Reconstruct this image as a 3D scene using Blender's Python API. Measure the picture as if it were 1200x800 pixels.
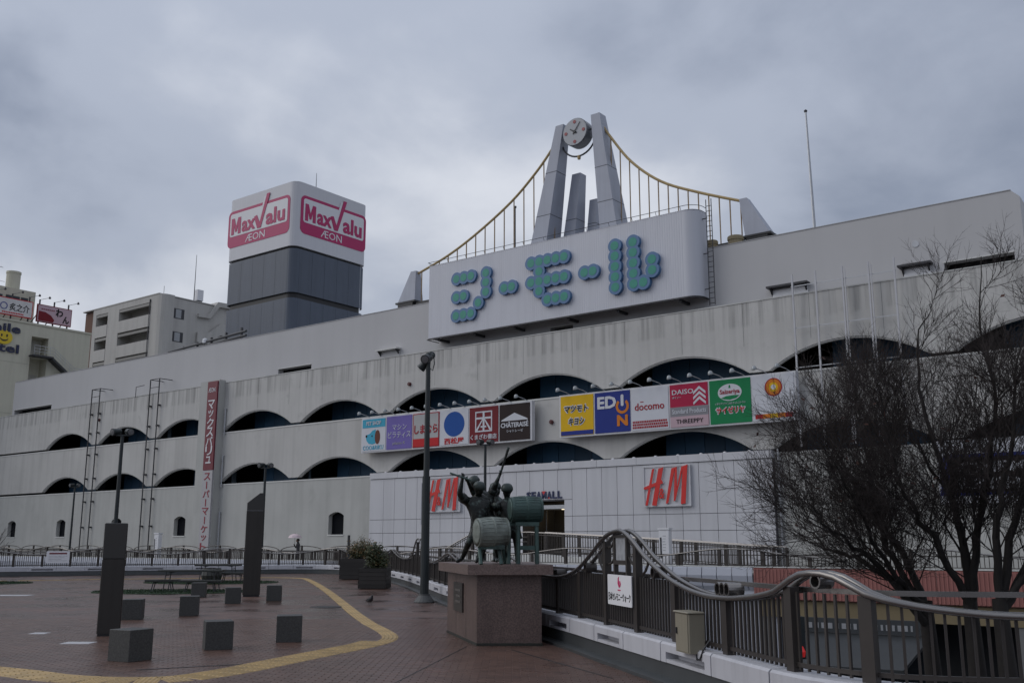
import bpy, math, random
from mathutils import Vector, Matrix, Quaternion

scene = bpy.context.scene
for o in list(bpy.data.objects):
    bpy.data.objects.remove(o)
col = scene.collection
R = math.radians
rnd = random.Random(7)

# ------------------------------------------------------------------ camera
cam_d = bpy.data.cameras.new('camera')
cam = bpy.data.objects.new('camera', cam_d)
col.objects.link(cam)
cam.location = (0, 0, 1.65)
cam.rotation_euler = (R(90 + 11.48), 0, 0)
cam_d.sensor_width = 36
cam_d.lens = 35.0
cam_d.clip_start = 0.1
cam_d.clip_end = 3000
scene.camera = cam
scene.view_settings.view_transform = 'Standard'
scene.view_settings.look = 'None'
scene.view_settings.exposure = 0.0
scene.view_settings.gamma = 1.0

# ------------------------------------------------------------------ overcast sky
SUN_EL, SUN_AZ = 34, 272          # azimuth clockwise from +Y: to the camera's left
world = bpy.data.worlds.new('World')
scene.world = world
world.use_nodes = True
wn, wl = world.node_tree.nodes, world.node_tree.links
wn.clear()
w_out = wn.new('ShaderNodeOutputWorld')
w_bg = wn.new('ShaderNodeBackground')
w_bg.inputs['Strength'].default_value = 0.1
w_sky = wn.new('ShaderNodeTexSky')
w_sky.sky_type = 'NISHITA'
w_sky.sun_disc = False
w_sky.sun_elevation = R(SUN_EL)
w_sky.sun_rotation = R(SUN_AZ)
w_tc = wn.new('ShaderNodeTexCoord')
w_sep = wn.new('ShaderNodeSeparateXYZ')
wl.new(w_tc.outputs['Generated'], w_sep.inputs[0])
def wmath(op, a, b=None, c=None, clamp=False):
    n = wn.new('ShaderNodeMath'); n.operation = op; n.use_clamp = clamp
    for i, v in enumerate((a, b, c)):
        if v is None: continue
        if isinstance(v, (int, float)): n.inputs[i].default_value = v
        else: wl.new(v, n.inputs[i])
    return n.outputs[0]
zc = wmath('ADD', wmath('MAXIMUM', w_sep.outputs['Z'], 0.0), 0.42)
w_cmb = wn.new('ShaderNodeCombineXYZ')
wl.new(wmath('DIVIDE', w_sep.outputs['X'], zc), w_cmb.inputs[0])
wl.new(wmath('DIVIDE', w_sep.outputs['Y'], zc), w_cmb.inputs[1])
w_map = wn.new('ShaderNodeMapping')
w_map.inputs['Location'].default_value = (4.55, -10.725, 0)
w_map.inputs['Rotation'].default_value = (0, 0, 3.962)
w_map.inputs['Scale'].default_value = (1, 1, 1)
wl.new(w_cmb.outputs[0], w_map.inputs[0])
def wnoise(scale, detail, rough, dist):
    n = wn.new('ShaderNodeTexNoise')
    n.inputs['Scale'].default_value = scale; n.inputs['Detail'].default_value = detail
    n.inputs['Roughness'].default_value = rough; n.inputs['Distortion'].default_value = dist
    wl.new(w_map.outputs[0], n.inputs['Vector'])
    return n.outputs['Fac']
n1 = wnoise(1.35, 6, 0.45, 0.35)
n2 = wnoise(4.2, 7, 0.55, 0.3)
cl = wmath('ADD', wmath('MULTIPLY', n1, 0.84), wmath('MULTIPLY', n2, 0.16))
w_ramp = wn.new('ShaderNodeValToRGB')
w_ramp.color_ramp.interpolation = 'EASE'
e = w_ramp.color_ramp.elements
e[0].position = 0.36; e[0].color = (2.4, 2.8, 3.7, 1)
e[1].position = 0.64; e[1].color = (7.3, 7.6, 8.3, 1)
m_ = e.new(0.5); m_.color = (4.35, 4.8, 5.8, 1)
wl.new(cl, w_ramp.inputs[0])
w_mix = wn.new('ShaderNodeMix'); w_mix.data_type = 'RGBA'
w_mix.inputs[0].default_value = 0.94
wl.new(w_sky.outputs[0], w_mix.inputs[6])
wl.new(w_ramp.outputs[0], w_mix.inputs[7])
# overcast luminance law: the zenith of a cloud deck is brighter than its horizon
lum = wmath('MULTIPLY_ADD', wmath('MAXIMUM', w_sep.outputs['Z'], 0.0), 0.55, 0.80)
w_scl = wn.new('ShaderNodeVectorMath'); w_scl.operation = 'SCALE'
wl.new(w_mix.outputs[2], w_scl.inputs[0]); wl.new(lum, w_scl.inputs['Scale'])
wl.new(w_scl.outputs[0], w_bg.inputs['Color'])
wl.new(w_bg.outputs[0], w_out.inputs['Surface'])

sun_d = bpy.data.lights.new('sun', 'SUN')
sun_d.energy = 0.95
sun_d.angle = R(50)
sun_d.color = (1.0, 0.97, 0.93)
sun = bpy.data.objects.new('sun', sun_d)
col.objects.link(sun)
_sd = Vector((math.sin(R(SUN_AZ)) * math.cos(R(SUN_EL)), math.cos(R(SUN_AZ)) * math.cos(R(SUN_EL)), math.sin(R(SUN_EL))))
sun.rotation_euler = _sd.to_track_quat('Z', 'Y').to_euler()

# ------------------------------------------------------------------ materials
def S(r, g, b):
    f = lambda c: (c / 12.92 if c <= 0.04045 else ((c + 0.055) / 1.055) ** 2.4)
    return (f(r / 255), f(g / 255), f(b / 255))

MATS = {}
def mat(name, c, rough=0.6, metal=0.0, var=0.1, vs=2.0, streak=0.0, ss=(5, 5, 0.22), zr=None,
        bump=0.0, bs=60, rn=0.0, speck=0.0, sps=150, rv=0.0, spec=0.5, stain=None, emis=0.0):
    if name in MATS: return MATS[name]
    m = bpy.data.materials.new(name); m.use_nodes = True
    N, L = m.node_tree.nodes, m.node_tree.links
    b = N['Principled BSDF']
    b.inputs['Roughness'].default_value = rough
    b.inputs['Metallic'].default_value = metal
    b.inputs['Specular IOR Level'].default_value = spec
    tc = N.new('ShaderNodeTexCoord')
    def M(op, a, bb=None, cc=None, clamp=False):
        n = N.new('ShaderNodeMath'); n.operation = op; n.use_clamp = clamp
        for i, v in enumerate((a, bb, cc)):
            if v is None: continue
            if isinstance(v, (int, float)): n.inputs[i].default_value = v
            else: L.new(v, n.inputs[i])
        return n.outputs[0]
    def noise(scale, sc3=None, detail=4, rough_=0.55):
        n = N.new('ShaderNodeTexNoise'); n.inputs['Scale'].default_value = scale
        n.inputs['Detail'].default_value = detail; n.inputs['Roughness'].default_value = rough_
        if sc3:
            mp = N.new('ShaderNodeMapping'); mp.inputs['Scale'].default_value = sc3
            L.new(tc.outputs['Object'], mp.inputs[0]); L.new(mp.outputs[0], n.inputs['Vector'])
        else:
            L.new(tc.outputs['Object'], n.inputs['Vector'])
        return n.outputs['Fac']
    f = None
    def mul(x):
        nonlocal f
        f = x if f is None else M('MULTIPLY', f, x)
    if var:
        mul(M('MULTIPLY_ADD', noise(vs), 2 * var * 1.6, 1 - var * 1.6))
    if streak:
        s = M('MULTIPLY_ADD', noise(1.0, ss, 5, 0.6), 3.6, -1.62, True)
        if zr:
            sp = N.new('ShaderNodeSeparateXYZ'); L.new(tc.outputs['Object'], sp.inputs[0])
            mr = N.new('ShaderNodeMapRange'); mr.clamp = True
            mr.inputs[1].default_value, mr.inputs[2].default_value = zr[0], zr[1]
            mr.inputs[3].default_value, mr.inputs[4].default_value = zr[2], zr[3]
            L.new(sp.outputs['Z'], mr.inputs[0]); s = M('MULTIPLY', s, mr.outputs[0])
        mul(M('MULTIPLY_ADD', s, -streak, 1.0))
    if speck:
        mul(M('MULTIPLY_ADD', noise(sps, None, 2), 2 * speck * 1.8, 1 - speck * 1.8))
    if rn:
        oi = N.new('ShaderNodeObjectInfo')
        mul(M('MULTIPLY_ADD', oi.outputs['Random'], 2 * rn, 1 - rn))
    if f is None:
        b.inputs['Base Color'].default_value = (*c, 1)
    else:
        v = N.new('ShaderNodeVectorMath'); v.operation = 'SCALE'
        v.inputs[0].default_value = c; L.new(f, v.inputs['Scale'])
        outc = v.outputs[0]
        if stain:
            sc, sscale, lo, hi = stain
            mx = N.new('ShaderNodeMix'); mx.data_type = 'RGBA'
            mr = N.new('ShaderNodeMapRange'); mr.inputs[1].default_value, mr.inputs[2].default_value = lo, hi
            L.new(noise(sscale), mr.inputs[0]); L.new(mr.outputs[0], mx.inputs[0])
            L.new(outc, mx.inputs[6]); mx.inputs[7].default_value = (*sc, 1); outc = mx.outputs[2]
        L.new(outc, b.inputs['Base Color'])
    if rv:
        L.new(M('MULTIPLY_ADD', noise(vs * 1.7), 2 * rv, rough - rv, True), b.inputs['Roughness'])
    if bump:
        bn = N.new('ShaderNodeBump'); bn.inputs['Strength'].default_value = bump
        bn.inputs['Distance'].default_value = 0.02
        L.new(noise(bs), bn.inputs['Height']); L.new(bn.outputs[0], b.inputs['Normal'])
    if emis:
        b.inputs['Emission Color'].default_value = (*c, 1); b.inputs['Emission Strength'].default_value = emis
    MATS[name] = m
    return m

# ------------------------------------------------------------------ geometry helpers
class MB:
    def __init__(self): self.v = []; self.f = []; self.uvw = None
    def add(self, vs, fs):
        o = len(self.v); self.v += [tuple(p) for p in vs]; self.f += [tuple(i + o for i in f) for f in fs]
        return self
    def box(self, x0, x1, y0, y1, z0, z1):
        if x0 > x1: x0, x1 = x1, x0
        if y0 > y1: y0, y1 = y1, y0
        if z0 > z1: z0, z1 = z1, z0
        return self.add([(x0, y0, z0), (x1, y0, z0), (x1, y1, z0), (x0, y1, z0), (x0, y0, z1), (x1, y0, z1), (x1, y1, z1), (x0, y1, z1)],
                        [(0, 3, 2, 1), (4, 5, 6, 7), (0, 1, 5, 4), (1, 2, 6, 5), (2, 3, 7, 6), (3, 0, 4, 7)])
    def bevbox(self, x0, x1, y0, y1, z0, z1, b=0.02):
        # box with chamfered vertical edges and top edge
        def ring(x0, x1, y0, y1, b):
            return [(x0 + b, y0), (x1 - b, y0), (x1, y0 + b), (x1, y1 - b), (x1 - b, y1), (x0 + b, y1), (x0, y1 - b), (x0, y0 + b)]
        r = ring(x0, x1, y0, y1, b); t = ring(x0 + b, x1 - b, y0 + b, y1 - b, b * 0.6)
        vs = [(x, y, z0) for x, y in r] + [(x, y, z1 - b) for x, y in r] + [(x, y, z1) for x, y in t]
        fs = [tuple(range(7, -1, -1)), tuple(range(16, 24))]
        for k in range(2):
            for i in range(8):
                j = (i + 1) % 8; fs.append((k * 8 + i, k * 8 + j, k * 8 + 8 + j, k * 8 + 8 + i))
        return self.add(vs, fs)
    def prism(self, poly, y0, y1):
        # polygon in x,z extruded along y (y0 nearer the viewer side)
        a = sum(poly[i][0] * poly[(i + 1) % len(poly)][1] - poly[(i + 1) % len(poly)][0] * poly[i][1] for i in range(len(poly)))
        if a < 0: poly = poly[::-1]
        n = len(poly)
        vs = [(x, y0, z) for x, z in poly] + [(x, y1, z) for x, z in poly]
        fs = [tuple(range(n)), tuple(range(2 * n - 1, n - 1, -1))]
        fs += [(i, i + n, (i + 1) % n + n, (i + 1) % n) for i in range(n)]
        return self.add(vs, fs)
    def slab(self, poly, z0, z1):
        # polygon in x,y extruded along z
        a = sum(poly[i][0] * poly[(i + 1) % len(poly)][1] - poly[(i + 1) % len(poly)][0] * poly[i][1] for i in range(len(poly)))
        if a < 0: poly = poly[::-1]
        n = len(poly)
        vs = [(x, y, z0) for x, y in poly] + [(x, y, z1) for x, y in poly]
        fs = [tuple(range(n - 1, -1, -1)), tuple(range(n, 2 * n))]
        fs += [(i, (i + 1) % n, (i + 1) % n + n, i + n) for i in range(n)]
        return self.add(vs, fs)
    def tube(self, pts, r, n=8, caps=True):
        pts = [Vector(p) for p in pts]; m = len(pts)
        rs = list(r) if isinstance(r, (list, tuple)) else [r] * m
        vs = []; u = None
        for i in range(m):
            t = (pts[min(i + 1, m - 1)] - pts[max(i - 1, 0)])
            t = t.normalized() if t.length > 1e-9 else Vector((0, 0, 1))
            if u is None:
                a = Vector((0, 0, 1)) if abs(t.z) < 0.9 else Vector((0, 1, 0))
                u = t.cross(a).normalized()
            else:
                u = (u - t * u.dot(t)); u = u.normalized() if u.length > 1e-6 else t.orthogonal().normalized()
            w = t.cross(u)
            for k in range(n):
                a = 2 * math.pi * k / n
                vs.append(pts[i] + (u * math.cos(a) + w * math.sin(a)) * rs[i])
        fs = [(i * n + k, i * n + (k + 1) % n, (i + 1) * n + (k + 1) % n, (i + 1) * n + k) for i in range(m - 1) for k in range(n)]
        if caps and n > 3:
            fs.append(tuple(range(n - 1, -1, -1))); fs.append(tuple(range((m - 1) * n, m * n)))
        return self.add(vs, fs)
    def lathe(self, prof, c=(0, 0, 0), n=16, axis=(0, 0, 1)):
        # prof: (radius, height) along axis
        ax = Vector(axis).normalized(); c = Vector(c)
        u = ax.orthogonal().normalized(); w = ax.cross(u)
        vs = []
        for r, h in prof:
            for k in range(n):
                a = 2 * math.pi * k / n
                vs.append(c + ax * h + (u * math.cos(a) + w * math.sin(a)) * r)
        m = len(prof)
        fs = [(i * n + k, i * n + (k + 1) % n, (i + 1) * n + (k + 1) % n, (i + 1) * n + k) for i in range(m - 1) for k in range(n)]
        fs.append(tuple(range(n - 1, -1, -1))); fs.append(tuple(range((m - 1) * n, m * n)))
        return self.add(vs, fs)
    def disc(self, cx, cz, r, y0, y1, n=20, rx=None):
        rx = rx or r
        return self.prism([(cx + rx * math.cos(2 * math.pi * k / n), cz + r * math.sin(2 * math.pi * k / n)) for k in range(n)], y0, y1)
    def build(self, name, m, parent=None, org=(0, 0, 0), smooth=False, xf=None, label=None, kind=None):
        vs = self.v
        if xf: vs = [xf(*p) for p in vs]
        vs = [(x - org[0], y - org[1], z - org[2]) for x, y, z in vs]
        me = bpy.data.meshes.new(name)
        me.from_pydata(vs, [], self.f); me.update()
        if m: me.materials.append(m)
        if smooth: me.shade_smooth()
        return link(name, me, parent, label, kind)

def link(name, me, parent=None, label=None, kind=None, loc=None):
    o = bpy.data.objects.new(name, me); col.objects.link(o)
    if parent: o.parent = parent
    if label: o['label'] = label
    if kind: o['kind'] = kind
    if loc: o.location = loc
    return o

def tag(o, label, cat, group=None):
    o['label'] = label; o['category'] = cat
    if group: o['group'] = group
    return o

def thing(name, label, cat, loc=(0, 0, 0), rz=0.0, group=None):
    o = bpy.data.objects.new(name, None); col.objects.link(o)
    o.location = loc; o.rotation_euler = (0, 0, rz); o.empty_display_size = 0.3
    return tag(o, label, cat, group)

def structure(o):
    o['kind'] = 'structure'; return o

def copy_tree(o, parent=None):
    c = o.copy(); col.objects.link(c); c.parent = parent
    for ch in list(o.children): copy_tree(ch, c)
    return c

# facade frame: x runs along the mall front to the right, y into the building, z up
TH = R(-37.36); EX, EY = math.cos(TH), math.sin(TH); D0 = 60.0
def W(u, off, z=0.0):
    return (u * EX - off * EY, D0 + u * EY + off * EX, z)
def mthing(name, label, cat, u, off, z, group=None):
    o = thing(name, label, cat, W(u, off, z), TH, group); o['_o'] = 0; del o['_o']
    return o

_fc = bpy.data.curves.new('lettering', 'FONT'); _fo = bpy.data.objects.new('lettering', _fc)
col.objects.link(_fo)
def text(body, fit, y, m, parent, name='lettering', bold=0.0, shear=0.0, depth=0.02, org=(0, 0, 0), xf=None, keep=False, label=None, line=1.0):
    """lettering fitted to the box fit=(x0,x1,z0,z1) on the plane y, standing proud towards -y"""
    c = _fc; c.body = body; c.align_x = 'CENTER' if '\n' in body else 'LEFT'; c.offset = min(bold, 0.012); c.shear = shear
    c.resolution_u = 2; c.extrude = 0.0; c.space_line = line
    dg = bpy.context.evaluated_depsgraph_get(); dg.update()
    me = bpy.data.meshes.new_from_object(_fo.evaluated_get(dg))
    vs = [tuple(v.co) for v in me.vertices]; fs = [tuple(p.vertices) for p in me.polygons]
    bpy.data.meshes.remove(me)
    xs = [p[0] for p in vs]; zs = [p[1] for p in vs]
    x0, x1, z0, z1 = min(xs), max(xs), min(zs), max(zs)
    sx = (fit[1] - fit[0]) / (x1 - x0); sz = (fit[3] - fit[2]) / (z1 - z0)
    if keep: sx = sz = min(sx, sz)
    cx, cz = (fit[0] + fit[1]) / 2, (fit[2] + fit[3]) / 2
    mb = MB()
    r = max(0.0, bold - 0.012)
    sx *= (x1 - x0) / (x1 - x0 + 2 * r); sz *= (z1 - z0) / (z1 - z0 + 2 * r)
    n = len(vs)
    edges = {}
    for f in fs:
        for i in range(len(f)):
            k = (f[i], f[(i + 1) % len(f)]); edges[k] = 1
    side = [(b_, a, a + n, b_ + n) for a, b_ in edges if (b_, a) not in edges]
    shifts = [(0, 0)] + ([(r * math.cos(R(60 * k + 30)), r * math.sin(R(60 * k + 30))) for k in range(6)] if r > 0 else [])
    for k, (ox, oz) in enumerate(shifts):
        front = [(cx + (p[0] + ox - (x0 + x1) / 2) * sx, y - depth - 0.0008 * k, cz + (p[1] + oz - (z0 + z1) / 2) * sz) for p in vs]
        mb.add(front + [(a, y, c_) for a, b_, c_ in front], fs + side)
    return mb.build(name, m, parent, org, xf=xf, label=label)
# ================================================================== materials used widely
M_wall = mat('painted_concrete', (0.50, 0.49, 0.47), 0.75, stain=((0.33, 0.33, 0.31), 0.9, 0.6, 0.95), var=0.10, vs=0.35, streak=0.16, ss=(1.7, 1.7, 0.06), bump=0.2, bs=9)
M_lowwall = mat('painted_concrete_lower', (0.44, 0.44, 0.42), 0.75, stain=((0.32, 0.32, 0.30), 0.7, 0.6, 0.95), var=0.10, vs=0.4, streak=0.13, ss=(1.4, 1.4, 0.05), bump=0.2, bs=9)
M_parapet = mat('stained_concrete', (0.52, 0.51, 0.49), 0.8, stain=((0.34, 0.34, 0.32), 0.8, 0.58, 0.92), var=0.12, vs=0.35, streak=0.5, ss=(2.8, 2.8, 0.10), zr=(12.65, 12.85, 0.28, 1.0), bump=0.2, bs=9)
M_upper = mat('upper_wall_paint', (0.49, 0.485, 0.49), 0.75, var=0.03, vs=0.3, streak=0.05, ss=(0.6, 0.6, 0.06), bump=0.1, bs=9)
M_cap = mat('pale_coping', (0.6, 0.6, 0.58), 0.7, var=0.1, vs=1.5)
M_capr = mat('weathered_coping', (0.5, 0.5, 0.48), 0.75, var=0.2, vs=1.2, rn=0.16)
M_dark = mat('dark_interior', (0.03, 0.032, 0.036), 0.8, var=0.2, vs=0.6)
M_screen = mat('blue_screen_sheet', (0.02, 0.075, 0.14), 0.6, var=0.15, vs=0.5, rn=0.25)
M_clad = mat('white_cladding', (0.55, 0.55, 0.575), 0.45, var=0.03, vs=0.4, rn=0.025, streak=0.10, ss=(1.8, 1.8, 0.12))
M_gap = mat('panel_joint', (0.1, 0.1, 0.11), 0.8, var=0)
M_steel = mat('galvanised_steel', (0.42, 0.43, 0.45), 0.45, 0.6, var=0.12, vs=6)
M_white = mat('white_paint', (0.7, 0.7, 0.72), 0.5, var=0.05, vs=3)
M_dsteel = mat('dark_steel', (0.045, 0.045, 0.05), 0.5, 0.3, var=0.15, vs=5)
M_black = mat('black_trim', (0.015, 0.015, 0.017), 0.5, var=0.1)
M_void = mat('unlit_window', (0.008, 0.009, 0.012), 0.85, var=0, spec=0.1)
M_roof = mat('roof_membrane', (0.38, 0.38, 0.37), 0.9)

mall = thing('shopping_centre', 'long white shopping centre front with two rows of dark arched openings', 'building', W(0, 0, 0), TH)

UL, UR = -90.0, 48.0
def arc_top(u0, u1, z0, rise, n=20):
    h = (u1 - u0) / 2; c = (u0 + u1) / 2
    rad = (h * h + rise * rise) / (2 * rise); zc_ = z0 + rise - rad
    return [(c - h + 2 * h * i / n, zc_ + math.sqrt(max(0, rad * rad - (-h + 2 * h * i / n) ** 2))) for i in range(n + 1)]

def arch_band(name, zbot, ztop, arches, y0, y1, m):
    pts = [(UL, zbot)]
    for a, b in arches:
        pts += arc_top(a, b, zbot, 1.27)
    pts.append((UR, zbot))
    mb = MB(); n = len(pts)
    vs = []
    for u, z in pts:
        vs += [(u, y0, z), (u, y0, ztop), (u, y1, z), (u, y1, ztop)]
    fs = []
    for i in range(n - 1):
        a, b = 4 * i, 4 * (i + 1)
        fs += [(a, b, b + 1, a + 1), (a + 2, a + 3, b + 3, b + 2), (a, a + 2, b + 2, b), (a + 1, b + 1, b + 3, a + 3)]
    mb.add(vs, fs)
    return mb.build(name, m, mall)

ARCH = [(-54.93 + 8.93 * k - (0.05 if k > 2 else 0), -47.03 + 8.93 * k) for k in range(0, 11)]
arch_band('wall_band', 10.28, 14.0, ARCH, 0.0, 0.22, M_parapet)
arch_band('wall_band', 6.32, 10.12, ARCH, 0.0, 0.22, M_wall)
# reveal lips round each arch, a hand's breadth in the pale colour of the sills
for zb in (10.28, 6.32):
    for a, b in ARCH:
        o_ = arc_top(a, b, zb, 1.27); i_ = arc_top(a + 0.09, b - 0.09, zb, 1.2)
        mb = MB(); n = len(o_); vs = []
        for k in range(n):
            vs += [(o_[k][0], 0.06, o_[k][1] + 0.01), (i_[k][0], 0.06, i_[k][1]), (i_[k][0], 0.26, i_[k][1])]
        fs = []
        for k in range(n - 1):
            p, q = 3 * k, 3 * k + 3
            fs += [(p, p + 1, q + 1, q), (p + 1, p + 2, q + 2, q + 1)]
        mb.add(vs, fs).build('arch_reveal', M_cap, mall)
# sills (sloped copings)
for z in (10.12, 6.15):
    mb = MB()
    mb.add([(UL, -0.03, z - 0.10), (UR, -0.03, z - 0.10), (UR, -0.03, z - 0.015), (UL, -0.03, z - 0.015), (UR, 0.42, z + 0.03), (UL, 0.42, z + 0.03), (UR, 0.42, z - 0.1), (UL, 0.42, z - 0.1)],
           [(0, 1, 2, 3), (3, 2, 4, 5), (5, 4, 6, 7), (0, 7, 6, 1)])
    mb.build('sill', M_cap, mall)
x = UL
while x < UR: MB().box(x + 0.006, x + 1.79, -0.03, 0.25, 14.0, 14.06).build('coping_stone', M_capr, mall); x += 1.8
mb = MB(); x = UL + 1.35
while x < UR: mb.box(x, x + 0.018, -0.004, 0.002, 11.7, 13.99); x += 3.58
mb.build('formwork_joint', mat('formwork_joint', (0.2, 0.2, 0.19), 0.9), mall, kind='stuff')

# lower wall with small arched windows
WINS = [(-68.0, 1.5), (-59.9, 1.5), (-51.0, 1.5), (-42.1, 1.5), (-33.1, 1.5), (-15.15, 1.5)]
def wall_with_windows(z0, z1, wins, y0, y1, u0, u1):
    mb = MB(); cur = u0
    for c, w in wins:
        a, b = c - w / 2, c + w / 2
        mb.prism([(cur, z0), (a, z0), (a, z1), (cur, z1)], y0, y1)
        mb.prism([(a, z0), (b, z0), (b, 2.27), (a, 2.27)], y0, y1)
        top = arc_top(a, b, 3.55, 0.24, 8)
        mb.prism([(a, z1)] + top + [(b, z1)], y0, y1)
        cur = b
    mb.prism([(cur, z0), (u1, z0), (u1, z1), (cur, z1)], y0, y1)
    return mb
wall_with_windows(-5.5, 6.05, WINS, 0.0, 0.4, UL, 0.93).build('lower_wall', M_lowwall, mall)
MB().box(4.12, UR, 0.0, 0.4, -5.5, 6.05).build('lower_wall', M_lowwall, mall)
MB().box(0.93, 4.12, 0.0, 0.4, 4.16, 6.05).build('lower_wall', M_lowwall, mall)
MB().box(0.93, 4.12, 0.0, 0.4, -5.5, 0.74).build('lower_wall', M_lowwall, mall)
for c, w in WINS:
    f = MB().box(c - w / 2, c + w / 2, 0.34, 0.39, 2.27, 3.78).build('window', M_void, mall)
    MB().box(c - w / 2 - 0.04, c + w / 2 + 0.04, -0.05, 0.2, 2.2, 2.275).build('sill', M_cap, f)

# parking decks behind the arches
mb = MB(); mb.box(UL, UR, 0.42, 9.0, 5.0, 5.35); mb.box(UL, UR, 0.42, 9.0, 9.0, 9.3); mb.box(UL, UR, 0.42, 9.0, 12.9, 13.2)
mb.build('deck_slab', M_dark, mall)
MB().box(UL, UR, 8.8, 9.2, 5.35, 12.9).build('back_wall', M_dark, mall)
for zi, zb in enumerate((10.1, 6.14)):
    for k, (a, b) in enumerate(ARCH):
        r_ = random.Random(k * 7 + zi)
        x = a + (b - a) * r_.uniform(0.12, 0.34)
        x1 = b - r_.uniform(-0.3, 1.2)
        j = 0
        while x < x1:
            w = min(1.2, x1 - x + 0.01)
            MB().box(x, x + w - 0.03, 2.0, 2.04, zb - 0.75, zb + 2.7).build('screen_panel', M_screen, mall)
            x += 1.2; j += 1
    mb = MB()
    for a, b in ARCH:
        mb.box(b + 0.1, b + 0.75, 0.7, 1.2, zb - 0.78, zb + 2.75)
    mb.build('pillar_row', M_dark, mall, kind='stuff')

# set-back upper wall with ventilation slots
def slotted_wall(u0, u1, z0, z1, slots, y0, y1):
    mb = MB(); cur = u0
    for a, b, zt in slots:
        mb.prism([(cur, z0), (a, z0), (a, z1), (cur, z1)], y0, y1)
        mb.prism([(a, zt), (b, zt), (b, z1), (a, z1)], y0, y1)
        cur = b
    mb.prism([(cur, z0), (u1, z0), (u1, z1 - 0.35), (u1 - 0.35, z1), (cur, z1)], y0, y1)
    return mb
SLOTS = [(-63.65, -56.5, 14.77), (-23.2, -19.45, 14.68), (2.2, 3.85, 14.55), (25.05, 28.1, 14.7)]
slotted_wall(-63.9, 28.55, 13.2, 17.64, SLOTS, 1.0, 1.5).build('upper_wall', M_upper, mall)
mb = MB()
# rounded left corner and the side wall
arc = [(-63.9 - 0.9 * math.sin(a), 1.9 - 0.9 * math.cos(a)) for a in [math.pi / 2 * i / 8 for i in range(9)]]
ring = arc + [(-64.8, 30.0), (-64.3, 30.0)] + [(-63.9 - 0.4 * math.sin(a), 1.9 - 0.4 * math.cos(a)) for a in [math.pi / 2 * i / 8 for i in range(8, -1, -1)]]
mb.slab(ring, 13.2, 17.64); mb.build('upper_wall', M_upper, mall)
MB().box(28.05, 28.55, 1.5, 30, 13.2, 17.25).build('upper_wall', M_upper, mall)
MB().box(-64.2, 28.04, 1.55, 40, 17.2, 17.6).build('roof', M_roof, mall)
MB().box(UL, UR, 0.24, 40, 13.2, 13.5).build('roof', M_roof, mall)
for a, b, zt in SLOTS:
    MB().box(a - 0.2, b + 0.2, 1.9, 2.1, 13.5, zt + 0.3).build('slot_back', M_black, mall)
    mb = MB(); mb.box(a - 0.05, b + 0.05, 0.97, 1.3, zt + 0.003, zt + 0.05); mb.build('slot_lintel', M_cap, mall)
# coping strip on the upper wall
MB().box(-63.9, 28.2, 0.97, 1.54, 17.642, 17.68).build('coping', mat('zinc_coping', (0.4, 0.4, 0.41), 0.6), mall)
# hoods over service openings
for a, b in ((-12.4, -10.35), (16.3, 18.5), (23.0, 24.55)):
    h = MB().box(a, b, 0.55, 1.0, 14.74, 14.84).build('hood', M_dsteel if a > 0 else M_cap, mall)
    for x in (a + 0.15, b - 0.2):
        mb = MB(); mb.add([(x, .6, 14.74), (x + 0.07, .6, 14.74), (x + 0.07, 1.0, 14.74), (x, 1.0, 14.74), (x, 1.0, 14.35), (x + 0.07, 1.0, 14.35)],
               [(0, 3, 4), (1, 5, 2), (0, 1, 2, 3), (0, 4, 5, 1), (2, 5, 4, 3)]); mb.build('bracket', M_dsteel, h)
    MB().box(a + 0.2, b - 0.1, 0.93, 0.99, 13.6, 14.66).build('hatch', M_upper if a < 0 else M_white, h)
# round lamp holes
MB().lathe([(0.17, 0), (0.17, 0.02), (0.15, 0.02)], (23.83, 0.995, 15.87), 14, (0, -1, 0)).build('vent_plug', M_steel, mall)
for (u, z) in ((-46.0, 12.4), (-8.5, 12.0), (-8.45, 12.0), (2.95, 8.65)):
    if u == -8.45: continue
    l = MB().lathe([(0.13, 0), (0.13, 0.12), (0.09, 0.17)], (u, 0, z), 12, (0, -1, 0)).build('alarm_lamp', mat('dull_red_lens', (0.09, 0.015, 0.015), 0.3), mall)
# maintenance guide rails with gantry heads
for u in (-47.25, -38.2):
    g = MB()
    g.tube([(u, -0.22, -1), (u, -0.22, 15.2)], 0.05, 6).tube([(u + 1.3, -0.22, -1), (u + 1.3, -0.22, 15.2)], 0.05, 6)
    g.tube([(u, -0.22, 15.2), (u + 1.3, -0.22, 15.2), (u + 1.3, 1.6, 15.2), (u, 1.6, 15.2), (u, -0.22, 15.2)], 0.035, 5)
    g.tube([(u, -0.22, 14.5), (u + 1.3, -0.22, 14.5)], 0.03, 5)
    g.tube([(u + 1.3, 1.6, 14.0), (u + 1.3, 1.6, 15.2)], 0.03, 5).tube([(u, 1.6, 14.0), (u, 1.6, 15.2)], 0.03, 5)
    gr = g.build('guide_rail', M_dsteel, mall)
    for x in (u, u + 1.3):
        for z in (1.0, 3.0, 5.2, 7.2, 9.3, 11.2, 12.9):
            MB().box(x - 0.08, x + 0.1, -0.26, 0.0, z, z + 0.13).build('clamp', M_dsteel, gr)
MB().tube([(-40.4, -0.15, 13.9), (-40.4, -0.15, 14.8), (-39.2, -0.15, 14.85)], 0.03, 5).build('guide_rail', M_dsteel, mall)
# pipe stubs beside the vertical sign
for z0, z1 in ((9.9, 11.9), (5.9, 8.3), (1.0, 4.0)):
    MB().tube([(-27.9, -0.12, z0), (-27.9, -0.12, z1), (-27.9, 0.05, z1 + 0.02)], 0.06, 6).build('downpipe', M_steel, mall)
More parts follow.
